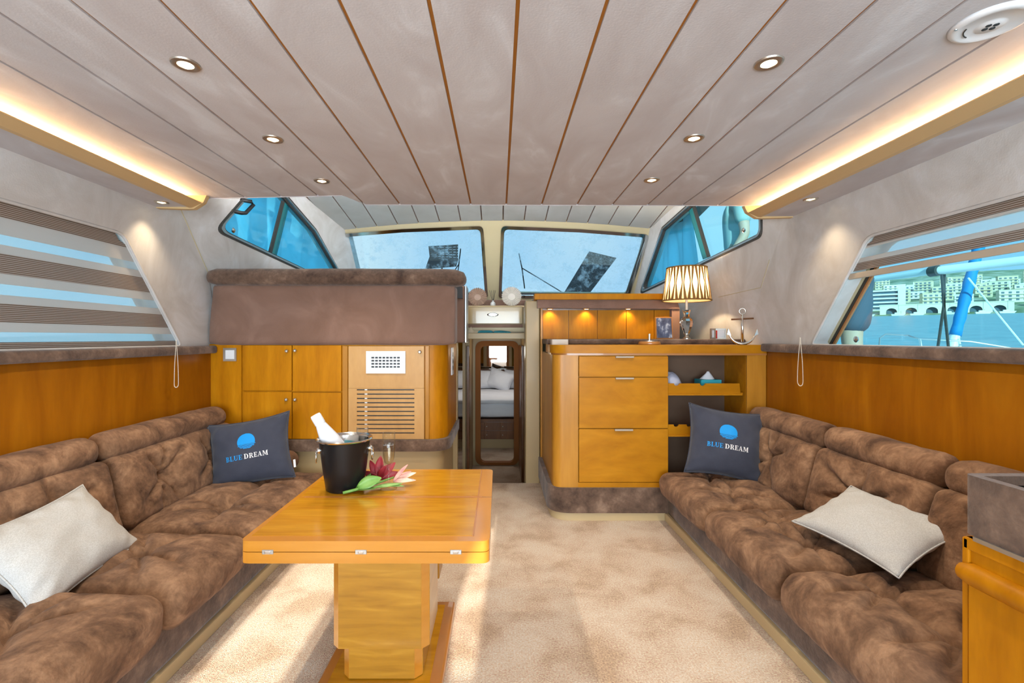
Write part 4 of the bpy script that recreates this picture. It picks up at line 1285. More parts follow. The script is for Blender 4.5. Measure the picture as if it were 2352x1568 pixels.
for A, B in zip(ring, ring[1:]):
    for k in range(n):
        bm.faces.new([A[k], A[(k + 1) % n], B[(k + 1) % n], B[k]])
sh = obj('shade', bm, M['shade'], lp, smooth='all')
# crossing folds over the pleats
for k in range(NP):
    a0 = 2 * PI * k / NP
    half = PI / NP
    for sgn in (-1, 1):
        bm = BM()
        va, vb = [], []
        for i in range(9):
            t = i / 8
            q = abs(2 * t - 1)                        # 1 at the ends, 0 in the middle
            ac = a0 + sgn * half * (1 - 0.72 * (1 - q)) * 0.62 + (half if False else 0)
            wd = half * (0.10 + 0.26 * q)
            r = shade_r(t) + 0.0062
            z = LZ + zb0 + (zb1 - zb0) * t
            for lst, aa in ((va, ac - wd), (vb, ac + wd)):
                lst.append([bm.verts.new((LX + rr * math.cos(aa), LY + rr * math.sin(aa), z)) for rr in (r, r + 0.0012)])
        for i in range(8):
            for j in (0, 1):
                bm.faces.new([va[i][j], vb[i][j], vb[i + 1][j], va[i + 1][j]])
            bm.faces.new([va[i][0], va[i][1], va[i + 1][1], va[i + 1][0]]); bm.faces.new([vb[i][0], vb[i][1], vb[i + 1][1], vb[i + 1][0]])
        obj('pleat_fold', bm, M['shade_fold'], sh)
for t, nm in ((0.0, 'lower_hem'), (1.0, 'upper_hem')):
    bm = BM(); r = shade_r(t) + 0.006; z = LZ + zb0 + (zb1 - zb0) * t
    tube(bm, [(LX + r * math.cos(2 * PI * k / 48), LY + r * math.sin(2 * PI * k / 48), z) for k in range(48)], 0.005, 6, closed=True); obj(nm, bm, M['shade_fold'], sh, smooth='all')
bm = BM(); bmesh.ops.create_uvsphere(bm, u_segments=14, v_segments=10, radius=0.028, matrix=Matrix.Translation((LX, LY, LZ + 0.39))); obj('bulb', bm, emit('bulb_glow', (1.0, 0.72, 0.38), 20.0), lp, smooth='all')
add_light('bulb_light', 'POINT', (LX, LY, LZ + 0.44), 12.0, (1.0, 0.74, 0.42), parent=lp, shadow_soft_size=0.03)

# ---- framed picture card
fp = thing('picture_card', 'upright dark blue picture card beside the table lamp', 'picture', (1.285, 3.74, 1.1915))
bm = bx(-0.066, 0.066, -0.004, 0.004, 0.0, 0.172, 0.002, 1); bmesh.ops.transform(bm, matrix=T(1.285, 3.74, 1.1925, math.radians(-8)), verts=bm.verts); obj('board', bm, M['redwood'], fp)
pm = noisy('picture_print', [(0.3, (0.015, 0.02, 0.05)), (0.5, (0.10, 0.12, 0.20)), (0.62, (0.55, 0.60, 0.72)), (0.7, (0.08, 0.10, 0.18))], scale=14, detail=4, stretch=(1.6, 1, 0.8), rough=0.25)
bm = bx(-0.058, 0.058, -0.0055, -0.0035, 0.008, 0.164); bmesh.ops.transform(bm, matrix=T(1.285, 3.74, 1.1925, math.radians(-8)), verts=bm.verts); obj('print', bm, pm, fp)
bm = bx(-0.03, 0.03, 0.003, 0.06, 0.0, 0.004); bmesh.ops.transform(bm, matrix=T(1.285, 3.745, 1.1918), verts=bm.verts); obj('easel', bm, M['redwood'], fp)

# ---- small double photo frame
dfm = thing('double_photo_frame', 'small hinged double photo frame between lamp and anchor', 'photo frame', (1.61, 3.56, 1.1915))
for i, (x0, x1, rz) in enumerate(((-0.062, -0.022, 0.25), (-0.020, 0.056, -0.12))):
    bm = BM()
    prism(bm, [(x0, 0), (x1, 0), (x1, 0.078), (x0, 0.078)], lambda x, z: (x, 0, z), (0, 0.012, 0), [[(x0 + 0.010, 0.012), (x1 - 0.010, 0.012), (x1 - 0.010, 0.066), (x0 + 0.010, 0.066)]])
    bmesh.ops.transform(bm, matrix=T(1.61, 3.54, 1.1918, 0, 0, rz), verts=bm.verts); fr = obj('frame', bm, M['nickel'], dfm)
    bm = bx(x0 + 0.009, x1 - 0.009, 0.006, 0.010, 0.011, 0.067); bmesh.ops.transform(bm, matrix=T(1.61, 3.54, 1.1918, 0, 0, rz), verts=bm.verts); obj('photo', bm, M['logo_white'], fr)
bm = bx(-0.018, -0.008, -0.002, 0.004, 0.004, 0.064); bmesh.ops.transform(bm, matrix=T(1.61, 3.54, 1.1918), verts=bm.verts); obj('red_slip', bm, plain('red_card', (0.6, 0.05, 0.03), 0.5), dfm)

# ---- anchor ornament
an = thing('anchor_ornament', 'polished metal anchor ornament standing at the end of the sideboard', 'ornament', (1.655, 3.28, 1.1546))
AX, AY, AZ = 1.655, 3.28, 1.1546
am = T(AX, AY, AZ, 0, 0, math.radians(-12))
def aobj(name, bm, mat=M['chrome'], smooth='all'):
    bmesh.ops.transform(bm, matrix=am, verts=bm.verts)
    return obj(name, bm, mat, an, smooth=smooth)
bm = BM(); tube(bm, [(0, 0, 0.02), (0, 0, 0.12), (0, 0, 0.205)], [0.010, 0.009, 0.006], 10); aobj('shank', bm)
bm = BM(); tube(bm, [(0.020 * math.cos(a), 0, 0.226 + 0.020 * math.sin(a)) for a in [2 * PI * k / 20 for k in range(20)]], 0.0045, 6, closed=True); aobj('ring', bm)
bm = BM(); tube(bm, [(-0.070, 0, 0.172), (0.070, 0, 0.178)], 0.006, 8); aobj('stock', bm, M['brownwood'])
bm = BM(); tube(bm, [(0.088 * math.sin(a), 0, 0.105 - 0.100 * math.cos(a)) for a in [-1.25 + 2.5 * k / 20 for k in range(21)]], [0.004 + 0.006 * math.sin(PI * k / 20) for k in range(21)], 8); aobj('arms', bm)
for sx in (-1, 1):
    bm = BM(); prism(bm, [(sx * 0.074, 0.062), (sx * 0.098, 0.070), (sx * 0.090, 0.108)], lambda x, z: (x, -0.011, z), (0, 0.022, 0)); aobj('fluke', bm, smooth=False)

# ---- pin stand and little dish on the worktop
WT = zs(792) + 0.0002
ps = thing('pin_stand', 'flat round brass stand with an upright steel pin on the sideboard', 'stand', (1.03, 3.30, WT))
bm = BM(); lathe(bm, [(0.0, 0.0), (0.072, 0.0), (0.075, 0.008), (0.070, 0.022), (0.0, 0.022)], 26, (1.03, 3.30, WT)); obj('base', bm, M['redwood'], ps, smooth=True)
bm = BM(); lathe(bm, [(0.0, 0.022), (0.055, 0.022), (0.055, 0.027), (0.0, 0.027)], 26, (1.03, 3.30, WT)); obj('plate', bm, M['nickel'], ps, smooth=True)
bm = BM(); lathe(bm, [(0.0, 0.027), (0.007, 0.027), (0.007, 0.068), (0.009, 0.068), (0.009, 0.074), (0.0, 0.074)], 12, (1.03, 3.30, WT)); obj('pin', bm, M['chrome'], ps, smooth=True)
ds = thing('stone_dish', 'small square stone dish at the rounded corner of the sideboard', 'dish', (0.40, 3.36, WT))
bm = BM(); prism(bm, round_poly([(0.345, 3.31), (0.46, 3.31), (0.46, 3.41), (0.345, 3.41)], 0.012), lambda x, y: (x, y, WT), (0, 0, 0.036), [round_poly([(0.358, 3.323), (0.447, 3.323), (0.447, 3.397), (0.358, 3.397)], 0.01)])
bmesh.ops.translate(bm, verts=bm.verts, vec=(0.02, 0, 0)); obj('rim', bm, plain('grey_stone', (0.58, 0.50, 0.42), 0.5), ds)
obj('bottom', bx(0.376, 0.470, 3.32, 3.40, WT, WT + 0.008), plain('dark_stone', (0.2, 0.16, 0.12), 0.6), ds)

# ---- cap and tissue box on the upper wine shelf
SH = zs(903) + 0.0002
cp = thing('baseball_cap', 'pale lilac cap lying on the upper wine shelf', 'cap', (1.185, 3.36, SH))
capm = noisy('lilac_cotton', [(0.3, (0.42, 0.43, 0.56)), (0.7, (0.54, 0.55, 0.66))], scale=8, rough=0.9)
bm = BM()
n = 24
rings = []
for i in range(8):
    t = i / 7
    rings.append([bm.verts.new((1.19 + (0.083 * math.cos(t * PI / 2) ** 0.6) * math.cos(2 * PI * k / n) * 1.02 - 0.012 * t,
                                3.36 + (0.083 * math.cos(t * PI / 2) ** 0.6) * math.sin(2 * PI * k / n),
                                SH + 0.004 + 0.112 * math.sin(t * PI / 2) + 0.006 * noise.noise(Vector((math.cos(2 * PI * k / n) * 2, math.sin(2 * PI * k / n) * 2, t * 3))) + 0.012 * t * math.cos(2 * PI * k / n))) for k in range(n)])
for A, B in zip(rings, rings[1:]):
    for k in range(n):
        bm.faces.new([A[k], A[(k + 1) % n], B[(k + 1) % n], B[k]])
bm.faces.new(rings[-1])
obj('crown', bm, capm, cp, smooth='all')
bm = BM()
prism(bm, [(0.02 + 0.075 * math.sin(a) * 1.0, -0.055 - 0.062 * math.cos(a)) for a in [-1.35 + 2.7 * k / 12 for k in range(13)]], lambda x, y: (1.165 + x, 3.345 + y * 0.6, SH + 0.004 + 0.018 * (1 - (x * 12 - 0.2) ** 2 * 0.8)), (0, 0, 0.003)); obj('visor', bm, capm, cp)
bm = BM(); lathe(bm, [(0.0, 0.006), (0.007, 0.004), (0.009, 0.0), (0.0, 0.0)], 10, (1.178, 3.36, SH + 0.114)); obj('top_button', bm, M['navy'], cp)
tbx = thing('tissue_box', 'turquoise tissue box on the upper wine shelf', 'tissue box', (1.455, 3.36, SH))
bmat = plain('turquoise_card', (0.02, 0.32, 0.42), 0.5)
obj('carton', bx(1.385, 1.525, 3.30, 3.42, SH, SH + 0.078, 0.003, 1), bmat, tbx)
bm = BM(); lathe(bm, [(0.0, 0.0), (0.036, 0.0), (0.036, 0.002), (0.0, 0.002)], 20, (1.455, 3.36, SH + 0.078)); obj('opening', bm, M['white'], tbx)
bm = BM()
tv = []
for i in range(7):
    t = i / 6
    tv.append([bm.verts.new((1.455 + (0.040 * (1 - t) + 0.006) * math.cos(2 * PI * k / 12) * (1 + 0.3 * math.sin(k * 2.3)), 3.36 + (0.022 * (1 - t) + 0.004) * math.sin(2 * PI * k / 12), SH + 0.079 + 0.052 * t + 0.006 * math.sin(k * 1.9) * t)) for k in range(12)])
for A, B in zip(tv, tv[1:]):
    for k in range(12):
        bm.faces.new([A[k], A[(k + 1) % 12], B[(k + 1) % 12], B[k]])
bm.faces.new(tv[-1]); obj('tissue', bm, M['sheet'], tbx, smooth='all')

# ---- ribbed shell plates and reed diffuser above the passage
def shell_plate(x, y, z, r, mat, label):
    s = thing('shell_plate', label, 'plate', (x, y, z), group='shell plates')
    bm = BM()
    n = 60
    m = T(x, y, z + r, math.radians(78))
    prof = [(0.0, 0.0), (0.35, -0.01), (0.62, -0.02), (0.85, -0.05), (1.0, -0.10)]
    A0 = []
    for sd in (0, 1):
        rows_ = []
        for (pr, pz) in prof:
            rows_.append([bm.verts.new(m @ Vector((r * pr * math.cos(2 * PI * k / n) * (1 + 0.045 * pr * math.cos(30 * 2 * PI * k / n)), r * pr * math.sin(2 * PI * k / n) * (1 + 0.045 * pr * math.cos(30 * 2 * PI * k / n)),
                           r * (-pz) + (0.016 * pr * (0.5 + 0.5 * math.cos(30 * 2 * PI * k / n)) if pr > 0.5 else 0) - sd * 0.005))) for k in range(n)] if pr > 0 else [bm.verts.new(m @ Vector((0, 0, -sd * 0.005)))])
        for P, Q in zip(rows_, rows_[1:]):
            for k in range(n):
                if len(P) == 1:
                    bm.faces.new([P[0], Q[k], Q[(k + 1) % n]])
                else:
                    bm.faces.new([P[k], P[(k + 1) % n], Q[(k + 1) % n], Q[k]])
        A0.append(rows_[-1])
    for k in range(n):
        bm.faces.new([A0[0][k], A0[0][(k + 1) % n], A0[1][(k + 1) % n], A0[1][k]])
    obj('dish', bm, mat, s, smooth=True)
    bm = bx(x - 0.03, x + 0.03, y + 0.015, y + 0.05, z, z + 0.03, 0.004); obj('easel', bm, M['gasket'], s)
shell_plate((1097 - VX) / F * 4.80, 4.80, 1.5125, 0.092, plain('brown_glaze', (0.36, 0.24, 0.18), 0.12, coat=0.6), 'glossy brown ribbed shell plate standing above the passage')
shell_plate((1175 - VX) / F * 4.80, 4.80, 1.5125, 0.097, plain('pearl_glaze', (0.62, 0.56, 0.50), 0.15, coat=0.6), 'pale pearly ribbed shell plate standing above the passage')
rd = thing('reed_diffuser', 'small glass reed diffuser between the two shell plates', 'diffuser', (-0.055, 4.78, 1.5125))
bm = BM(); lathe(bm, [(0.0, 0.0), (0.022, 0.0), (0.026, 0.012), (0.024, 0.035), (0.010, 0.045), (0.010, 0.058), (0.0, 0.058)], 18, (-0.055, 4.78, 1.5125)); obj('bottle', bm, plain('milky_glass', (0.62, 0.60, 0.58), 0.15), rd, smooth=True)
for (dx, dy) in ((-0.035, 0.0), (-0.018, 0.01), (0.004, -0.008), (0.016, 0.006), (0.026, 0.0)):
    bm = BM(); tube(bm, [(-0.055 + dx * 0.15, 4.78 + dy * 0.15, 1.56), (-0.055 + dx, 4.78 + dy, 1.672)], 0.0018, 5); obj('reed', bm, M['black'], rd)

# ---- paper boat and teal cloths on the passage shelf
pbz = 1.2052
pb = thing('paper_boat', 'folded paper boat at the end of the passage shelf', 'paper boat', (-0.25, 4.40, pbz))
bm = BM(); prism(bm, [(-0.085, 0.058), (-0.06, 0.0), (0.06, 0.0), (0.085, 0.058), (0.032, 0.050), (0.0, 0.092), (-0.032, 0.050)], lambda x, z: (-0.25 + x, 4.385 + 0.012 * abs(x) * 6, pbz + z), (0, 0.022, 0)); obj('hull', bm, plain('kraft_paper', (0.60, 0.47, 0.32), 0.8), pb)
bm = BM(); prism(bm, [(-0.03, 0.02), (0.03, 0.02), (0.0, 0.098)], lambda x, z: (-0.25 + x, 4.383, pbz + z), (0, 0.026, 0)); obj('sail_fold', bm, plain('kraft_paper_pale', (0.66, 0.54, 0.38), 0.8), pb)
teal = noisy('teal_cloth', [(0.3, (0.01, 0.10, 0.13)), (0.7, (0.02, 0.20, 0.24))], scale=20, rough=0.9)
for (x, w, lab) in ((-0.12, 0.15, 'folded teal cloth beside the paper boat'), (0.035, 0.17, 'folded teal cloth under the passage drawer')):
    bm = cushion((w, 0.12, 0.055), 0.02, 0.006, seed=x * 10, cuts=12, wrinkle=0.006, mat=T(x, 4.44, pbz + 0.028))
    tag(obj('teal_cloth', bm, teal, smooth='all'), lab, 'cloth', 'teal cloths on the passage shelf')

# ================================================================== ON THE TABLE
# ---- wine bucket
bc = Vector((-0.612, 1.925, TZ + 0.0013))
bk = thing('wine_bucket', 'black metal wine bucket with steel rim and ring handles', 'bucket', bc)
bm = BM(); lathe(bm, [(0.0, 0.0), (0.068, 0.0), (0.072, 0.004), (0.084, 0.08), (0.098, 0.196), (0.094, 0.196), (0.080, 0.08), (0.067, 0.008), (0.0, 0.008)], 44, bc); obj('body', bm, M['bucket'], bk, smooth=True)
bm = BM(); lathe(bm, [(0.0975, 0.192), (0.107, 0.197), (0.109, 0.201), (0.106, 0.204), (0.096, 0.199), (0.092, 0.194)], 44, bc); obj('rim', bm, M['chrome'], bk, smooth=True)
bm = BM(); lathe(bm, [(0.0925, 0.194), (0.079, 0.082), (0.066, 0.010), (0.0, 0.0095)], 44, bc); obj('lining', bm, M['chrome'], bk, smooth='all')
for sg, ang in ((-1, PI + 0.35), (1, 0.15)):
    d = Vector((math.cos(ang), math.sin(ang), 0)); sd = Vector((-d.y, d.x, 0))
    b0 = bc + d * 0.093 + Vector((0, 0, 0.158))
    bm = BM(); bmesh.ops.create_uvsphere(bm, u_segments=12, v_segments=8, radius=0.013, matrix=Matrix.Translation(b0 + d * 0.003)); hd = obj('handle_boss', bm, M['chrome'], bk, smooth='all')
    bm = BM(); tube(bm, [b0 + d * 0.014 + sd * 0.022 * math.sin(a) + Vector((0, 0, -0.022 + 0.024 * math.cos(a))) for a in [2 * PI * k / 24 for k in range(24)]], 0.003, 6, closed=True); obj('ring', bm, M['chrome'], hd, smooth='all')
# ---- bottle leaning in the bucket
bt = thing('wine_bottle', 'frosted white bottle leaning in the black wine bucket', 'bottle', bc + Vector((0.0, 0.0, 0.02)))
m = Matrix.Translation(bc + Vector((0.030, 0.0, 0.040))) @ Matrix.Rotation(math.radians(-28), 4, 'Y') @ Matrix.Rotation(math.radians(6), 4, 'X')
def bobj(name, prof, mat):
    bm = BM(); lathe(bm, [(a * 1.10, b * 1.08) for a, b in prof], 28); bmesh.ops.transform(bm, matrix=m, verts=bm.verts); return obj(name, bm, mat, bt, smooth=True)
bobj('glass', [(0.0, 0.0), (0.034, 0.0), (0.038, 0.006), (0.038, 0.135), (0.034, 0.165), (0.022, 0.215), (0.0155, 0.240), (0.0155, 0.262), (0.0, 0.262)], M['bottle'])
bobj('cap', [(0.0155, 0.232), (0.0185, 0.234), (0.0185, 0.266), (0.0165, 0.272), (0.0, 0.272)], M['white'])
bobj('label', [(0.0383, 0.045), (0.0388, 0.045), (0.0388, 0.128), (0.0383, 0.128)], M['cyan'])
# ---- flute
fc = Vector((-0.437, 1.925, TZ + 0.0013))
def flute(c, label):
    fl = thing('champagne_flute', label, 'glass', c, group='champagne flutes')
    bm = BM(); lathe(bm, [(0.0, 0.0), (0.032, 0.0), (0.033, 0.0015), (0.012, 0.004), (0.0045, 0.010), (0.0038, 0.075), (0.006, 0.084), (0.016, 0.098), (0.023, 0.125), (0.0255, 0.160), (0.0245, 0.224),
                        (0.0235, 0.224), (0.0243, 0.160), (0.0215, 0.126), (0.015, 0.101), (0.0, 0.092)], 28, c); obj('glass', bm, M['flute'], fl, smooth='all')
    return fl
fl1 = flute(fc, 'half full champagne flute beside the lilies')
bm = BM(); lathe(bm, [(0.0, 0.0935), (0.0142, 0.102), (0.0207, 0.127), (0.0235, 0.160), (0.0236, 0.174), (0.0, 0.174)], 24, fc); obj('wine', bm, M['wine'], fl1, smooth=True)
flute(Vector((-0.573, 2.035, TZ + 0.0013)), 'empty champagne flute half hidden behind the wine bucket')

# ---- lilies lying on the table
def petal(bm, base, d, up, L, w, curl=0.3, th=0.0012, n=8, m=5, tip=1.0):
    d = Vector(d).normalized(); up = Vector(up); up = (up - d * up.dot(d)).normalized(); sd = d.cross(up)
    lay = []
    for s in (0, 1):
        g = []
        for i in range(n + 1):
            t = i / n
            wd = w * (math.sin(PI * (t * 0.93 + 0.05)) ** 0.8) * (1 - 0.15 * t)
            row = []
            for j in range(m):
                v = -1 + 2 * j / (m - 1)
                p = Vector(base) + d * (L * t) + up * (curl * L * t * t + 0.35 * wd * v * v - s * th) + sd * (wd * v)
                row.append(bm.verts.new(p))
            g.append(row)
        lay.append(g)
        for i in range(n):
            for j in range(m - 1):
                bm.faces.new([g[i][j], g[i][j + 1], g[i + 1][j + 1], g[i + 1][j]])
    for i in range(n):
        for j in (0, m - 1):
            bm.faces.new([lay[0][i][j], lay[0][i + 1][j], lay[1][i + 1][j], lay[1][i][j]])
    for j in range(m - 1):
        for i in (0, n):
            bm.faces.new([lay[0][i][j], lay[0][i][j + 1], lay[1][i][j + 1], lay[1][i][j]])
    return bm
tz = TZ + 0.003
ly = thing('lily_stem', 'cut lily stem with a dark red and a pink bloom lying on the table', 'flower', (-0.46, 1.93, tz))
bm = BM(); tube(bm, [(-0.592, 1.838, tz + 0.008), (-0.54, 1.868, tz + 0.014), (-0.48, 1.93, tz + 0.02), (-0.43, 1.985, tz + 0.025)], [0.0055, 0.006, 0.005, 0.004], 8); obj('stem', bm, M['leaf'], ly, smooth='all')
for (b, d, u, L, w, c_) in (((-0.545, 1.868, tz + 0.020), (1, 0.10, 0.42), (-0.2, -0.9, 0.5), 0.095, 0.026, -0.10), ((-0.545, 1.862, tz + 0.012), (0.9, -0.15, 0.02), (0, 0, 1), 0.075, 0.018, 0.1),
                            ((-0.50, 1.90, tz + 0.008), (1, 0.15, 0.06), (0, -0.3, 1), 0.12, 0.013, 0.05), ((-0.46, 1.92, tz + 0.010), (1, -0.2, 0.05), (0, -0.2, 1), 0.09, 0.010, 0.0), ((-0.55, 1.872, tz + 0.015), (0.5, 0.7, 0.3), (0, 0, 1), 0.08, 0.016, 0.2)):
    bm = BM(); petal(bm, b, d, u, L, w, c_); obj('leaf', bm, M['leaf'], ly, smooth='all')
b0 = (-0.490, 1.975, tz + 0.022)
for (d, L, w) in (((-0.45, 0.2, 0.75), 0.085, 0.017), ((0.0, 0.25, 0.85), 0.092, 0.020), ((0.55, 0.2, 0.55), 0.090, 0.020), ((0.9, 0.2, 0.25), 0.085, 0.018), ((-0.75, 0.0, 0.35), 0.070, 0.016), ((0.35, -0.3, 0.6), 0.075, 0.017)):
    bm = BM(); petal(bm, b0, d, (0, -1, 0.3), L, w, -0.12); obj('red_petal', bm, M['petal_red'], ly, smooth='all')
b1 = (-0.425, 1.955, tz + 0.018)
for (d, L, w) in (((0.95, 0.1, 0.38), 0.095, 0.015), ((0.6, 0.15, 0.75), 0.085, 0.011), ((0.98, 0.0, 0.08), 0.090, 0.013), ((0.9, -0.3, 0.16), 0.085, 0.014), ((0.75, 0.35, 0.4), 0.080, 0.013)):
    bm = BM(); petal(bm, b1, d, (-0.2, -0.6, 0.8), L, w, -0.06); obj('pink_petal', bm, M['petal_pink'], ly, smooth='all')

# ================================================================== PILLOWS
def pillow_pt(u, v, w, h, th, seed, side, sharp):
    x = w / 2 * u * (1 - 0.11 * (1 - v * v) * abs(u) ** 2)
    y = h / 2 * v * (1 - 0.11 * (1 - u * u) * abs(v) ** 2)
    f = (max(0, 1 - abs(u) ** 2.4) * max(0, 1 - abs(v) ** 2.4)) ** 0.55
    z = side * th * f
    wr = noise.noise(Vector((u * 1.6 + seed, v * 1.6, seed * 2))) * 0.010 + noise.noise(Vector((u * 4 + seed, v * 4, seed))) * 0.004
    # creases running in from the corners and the edges
    e = math.sin((u - v) * 13 + seed) * math.exp(-((abs(u) - 0.8) / 0.25) ** 2 - ((abs(v) - 0.8) / 0.3) ** 2) * 0.004
    e += math.sin(u * 17 + seed) * math.exp(-((v - 0.85) / 0.18) ** 2) * 0.003
    e += math.sin(v * 15 + seed) * math.exp(-((abs(u) - 0.9) / 0.14) ** 2) * 0.003
    return Vector((x, y, z + side * (wr + e) * min(1, f * 2)))
def pillow(name, label, cat, mtx, w, h, th, mat, seed, group, piping=None):
    p = thing(name, label, cat, mtx.translation, group=group)
    bm = BM()
    n = 36
    grid = {}
    for side in (1, -1):
        for i in range(n + 1):
            for j in range(n + 1):
                if side == -1 and (i in (0, n) or j in (0, n)):
                    grid[side, i, j] = grid[1, i, j]
                    continue
                grid[side, i, j] = bm.verts.new(mtx @ pillow_pt(-1 + 2 * i / n, -1 + 2 * j / n, w, h, th, seed, side, 1))
        for i in range(n):
            for j in range(n):
                bm.faces.new([grid[side, i, j], grid[side, i + 1, j], grid[side, i + 1, j + 1], grid[side, i, j + 1]])
    body = obj('cover', bm, mat, p, smooth='all')
    ring = [(-1 + 2 * i / n, -1) for i in range(n)] + [(1, -1 + 2 * i / n) for i in range(n)] + [(1 - 2 * i / n, 1) for i in range(n)] + [(-1, 1 - 2 * i / n) for i in range(n)]
    bm = BM(); tube(bm, [mtx @ (pillow_pt(u, v, w, h, th, seed, 1, 1) * 1.004) for u, v in ring], 0.0032, 5, closed=True); obj('edge_seam', bm, piping or mat, p, smooth='all')
    return p

# serif capitals as strokes in a unit box
def rect(x0, y0, x1, y1): return [(x0, y0), (x1, y0), (x1, y1), (x0, y1)]
def arcs(cx, cy, rx, ry, tx, ty, a0, a1, n=10):
    out = []
    for k in range(n):
        p = a0 + (a1 - a0) * k / n; q = a0 + (a1 - a0) * (k + 1) / n
        out.append([(cx + rx * math.cos(p), cy + ry * math.sin(p)), (cx + rx * math.cos(q), cy + ry * math.sin(q)), (cx + (rx - tx) * math.cos(q), cy + (ry - ty) * math.sin(q)), (cx + (rx - tx) * math.cos(p), cy + (ry - ty) * math.sin(p))])
    return out
H = PI / 2
ser = lambda x0, x1, y: rect(x0, y, x1, y + 0.07)
LET = {
 'B': (0.78, [rect(0.12, 0, 0.32, 1), ser(0.02, 0.42, 0), ser(0.02, 0.42, 0.93)] + arcs(0.36, 0.755, 0.30, 0.245, 0.17, 0.07, -H, H) + arcs(0.36, 0.265, 0.37, 0.265, 0.18, 0.07, -H, H)),
 'L': (0.72, [rect(0.12, 0, 0.32, 1), ser(0.02, 0.70, 0), ser(0.02, 0.44, 0.93), rect(0.62, 0, 0.70, 0.28)]),
 'U': (0.86, [rect(0.12, 0.32, 0.32, 1), rect(0.66, 0.32, 0.74, 1), ser(0.02, 0.42, 0.93), ser(0.58, 0.84, 0.93)] + arcs(0.43, 0.34, 0.31, 0.34, 0.14, 0.09, PI, 2 * PI)),
 'E': (0.74, [rect(0.12, 0, 0.32, 1), ser(0.02, 0.70, 0), ser(0.02, 0.68, 0.93), rect(0.32, 0.47, 0.52, 0.53), rect(0.62, 0, 0.70, 0.26), rect(0.60, 0.76, 0.68, 1), rect(0.48, 0.38, 0.55, 0.62)]),
 'D': (0.90, [rect(0.12, 0, 0.32, 1), ser(0.02, 0.42, 0), ser(0.02, 0.42, 0.93)] + arcs(0.38, 0.5, 0.46, 0.5, 0.20, 0.07, -H, H, 14)),
 'R': (0.86, [rect(0.12, 0, 0.32, 1), ser(0.02, 0.42, 0), ser(0.02, 0.42, 0.93), [(0.40, 0.50), (0.58, 0.50), (0.84, 0.0), (0.62, 0.0)], ser(0.60, 0.88, 0)] + arcs(0.38, 0.74, 0.34, 0.26, 0.18, 0.07, -H, H)),
 'A': (0.90, [[(0.08, 0), (0.16, 0), (0.46, 0.98), (0.40, 1.0)], [(0.58, 0), (0.80, 0), (0.50, 1.0), (0.38, 1.0)], rect(0.22, 0.30, 0.66, 0.36), ser(0.0, 0.26, 0), ser(0.52, 0.90, 0)]),
 'M': (1.10, [rect(0.12, 0, 0.20, 1), rect(0.80, 0, 1.0, 1), [(0.12, 1), (0.34, 1), (0.60, 0.12), (0.50, 0.12)], [(0.50, 0.12), (0.60, 0.12), (0.88, 1), (0.80, 1)], ser(0.02, 0.32, 0), ser(0.72, 1.10, 0), ser(0.02, 0.30, 0.93), ser(0.82, 1.10, 0.93)]),
}
def pillow_print(p, mtx, w, h, th, seed):
    def P(x, y):     # x, y in metres on the face
        u, v = 2 * x / w, 2 * y / h
        return mtx @ (pillow_pt(u, v, w, h, th, seed, 1, 1) + Vector((0, 0, 0.0016)))
    def poly(bm, pts):
        try:
            bm.faces.new([bm.verts.new(P(x, y)) for x, y in pts])
        except ValueError:
            pass
    # round sun above rippled water
    bm = BM(); R_ = 0.050; cy_ = 0.050
    n = 18
    for i in range(n):          # narrow horizontal bands of the disc, broken by ripples below
        y0 = cy_ - R_ * 0.30 + (R_ * 1.30) * i / n; y1 = cy_ - R_ * 0.30 + (R_ * 1.30) * (i + 1) / n
        x0 = math.sqrt(max(0, R_ ** 2 - (y0 - cy_) ** 2)); x1 = math.sqrt(max(0, R_ ** 2 - (y1 - cy_) ** 2))
        for k in range(6):
            a, b = -1 + k / 3, -1 + (k + 1) / 3
            poly(bm, [(a * x0, y0), (b * x0, y0), (b * x1, y1), (a * x1, y1)])
    for (yo, hw, sh_) in ((-0.36, 0.98, 0.06), (-0.47, 0.92, -0.03), (-0.58, 0.82, 0.05), (-0.69, 0.64, -0.02), (-0.79, 0.40, 0.06)):
        for k in range(8):
            a, b = -1 + k / 4, -1 + (k + 1) / 4
            f = lambda q: R_ * 0.015 * math.sin(q * 9)
            poly(bm, [((a * hw + sh_) * R_, cy_ + yo * R_ - 0.0018 + f(a)), ((b * hw + sh_) * R_, cy_ + yo * R_ - 0.0018 + f(b)), ((b * hw + sh_) * R_, cy_ + yo * R_ + 0.0018 + f(b)), ((a * hw + sh_) * R_, cy_ + yo * R_ + 0.0018 + f(a))])
    obj('sun_emblem', bm, M['logo_blue'], p, label='round blue sun setting over ripples')
    s = 0.028
    words = (('BLUE', M['logo_blue'], 'BLUE in blue serif capitals'), ('DREAM', M['logo_white'], 'DREAM in white serif capitals'))
    total = sum(LET[c_][0] + 0.06 for wd, _, _ in words for c_ in wd) + 0.28
    x = -total * s * 0.5
    for wd, mt, lb_ in words:
        bm = BM()
        for c_ in wd:
            adv, polys = LET[c_]
            for pl_ in polys:
                poly(bm, [(x + a * s, -0.022 + (b - 1) * s) for a, b in pl_])
            x += (adv + 0.06) * s
        x += 0.28 * s
        obj('lettering', bm, mt, p, label=lb_)

def axes(center, ex, ey):
    ex = Vector(ex).normalized(); ey = Vector(ey); ey = (ey - ex * ey.dot(ex)).normalized(); ez = ex.cross(ey)
    m = Matrix((ex, ey, ez)).transposed().to_4x4()
    m.translation = center
    return m
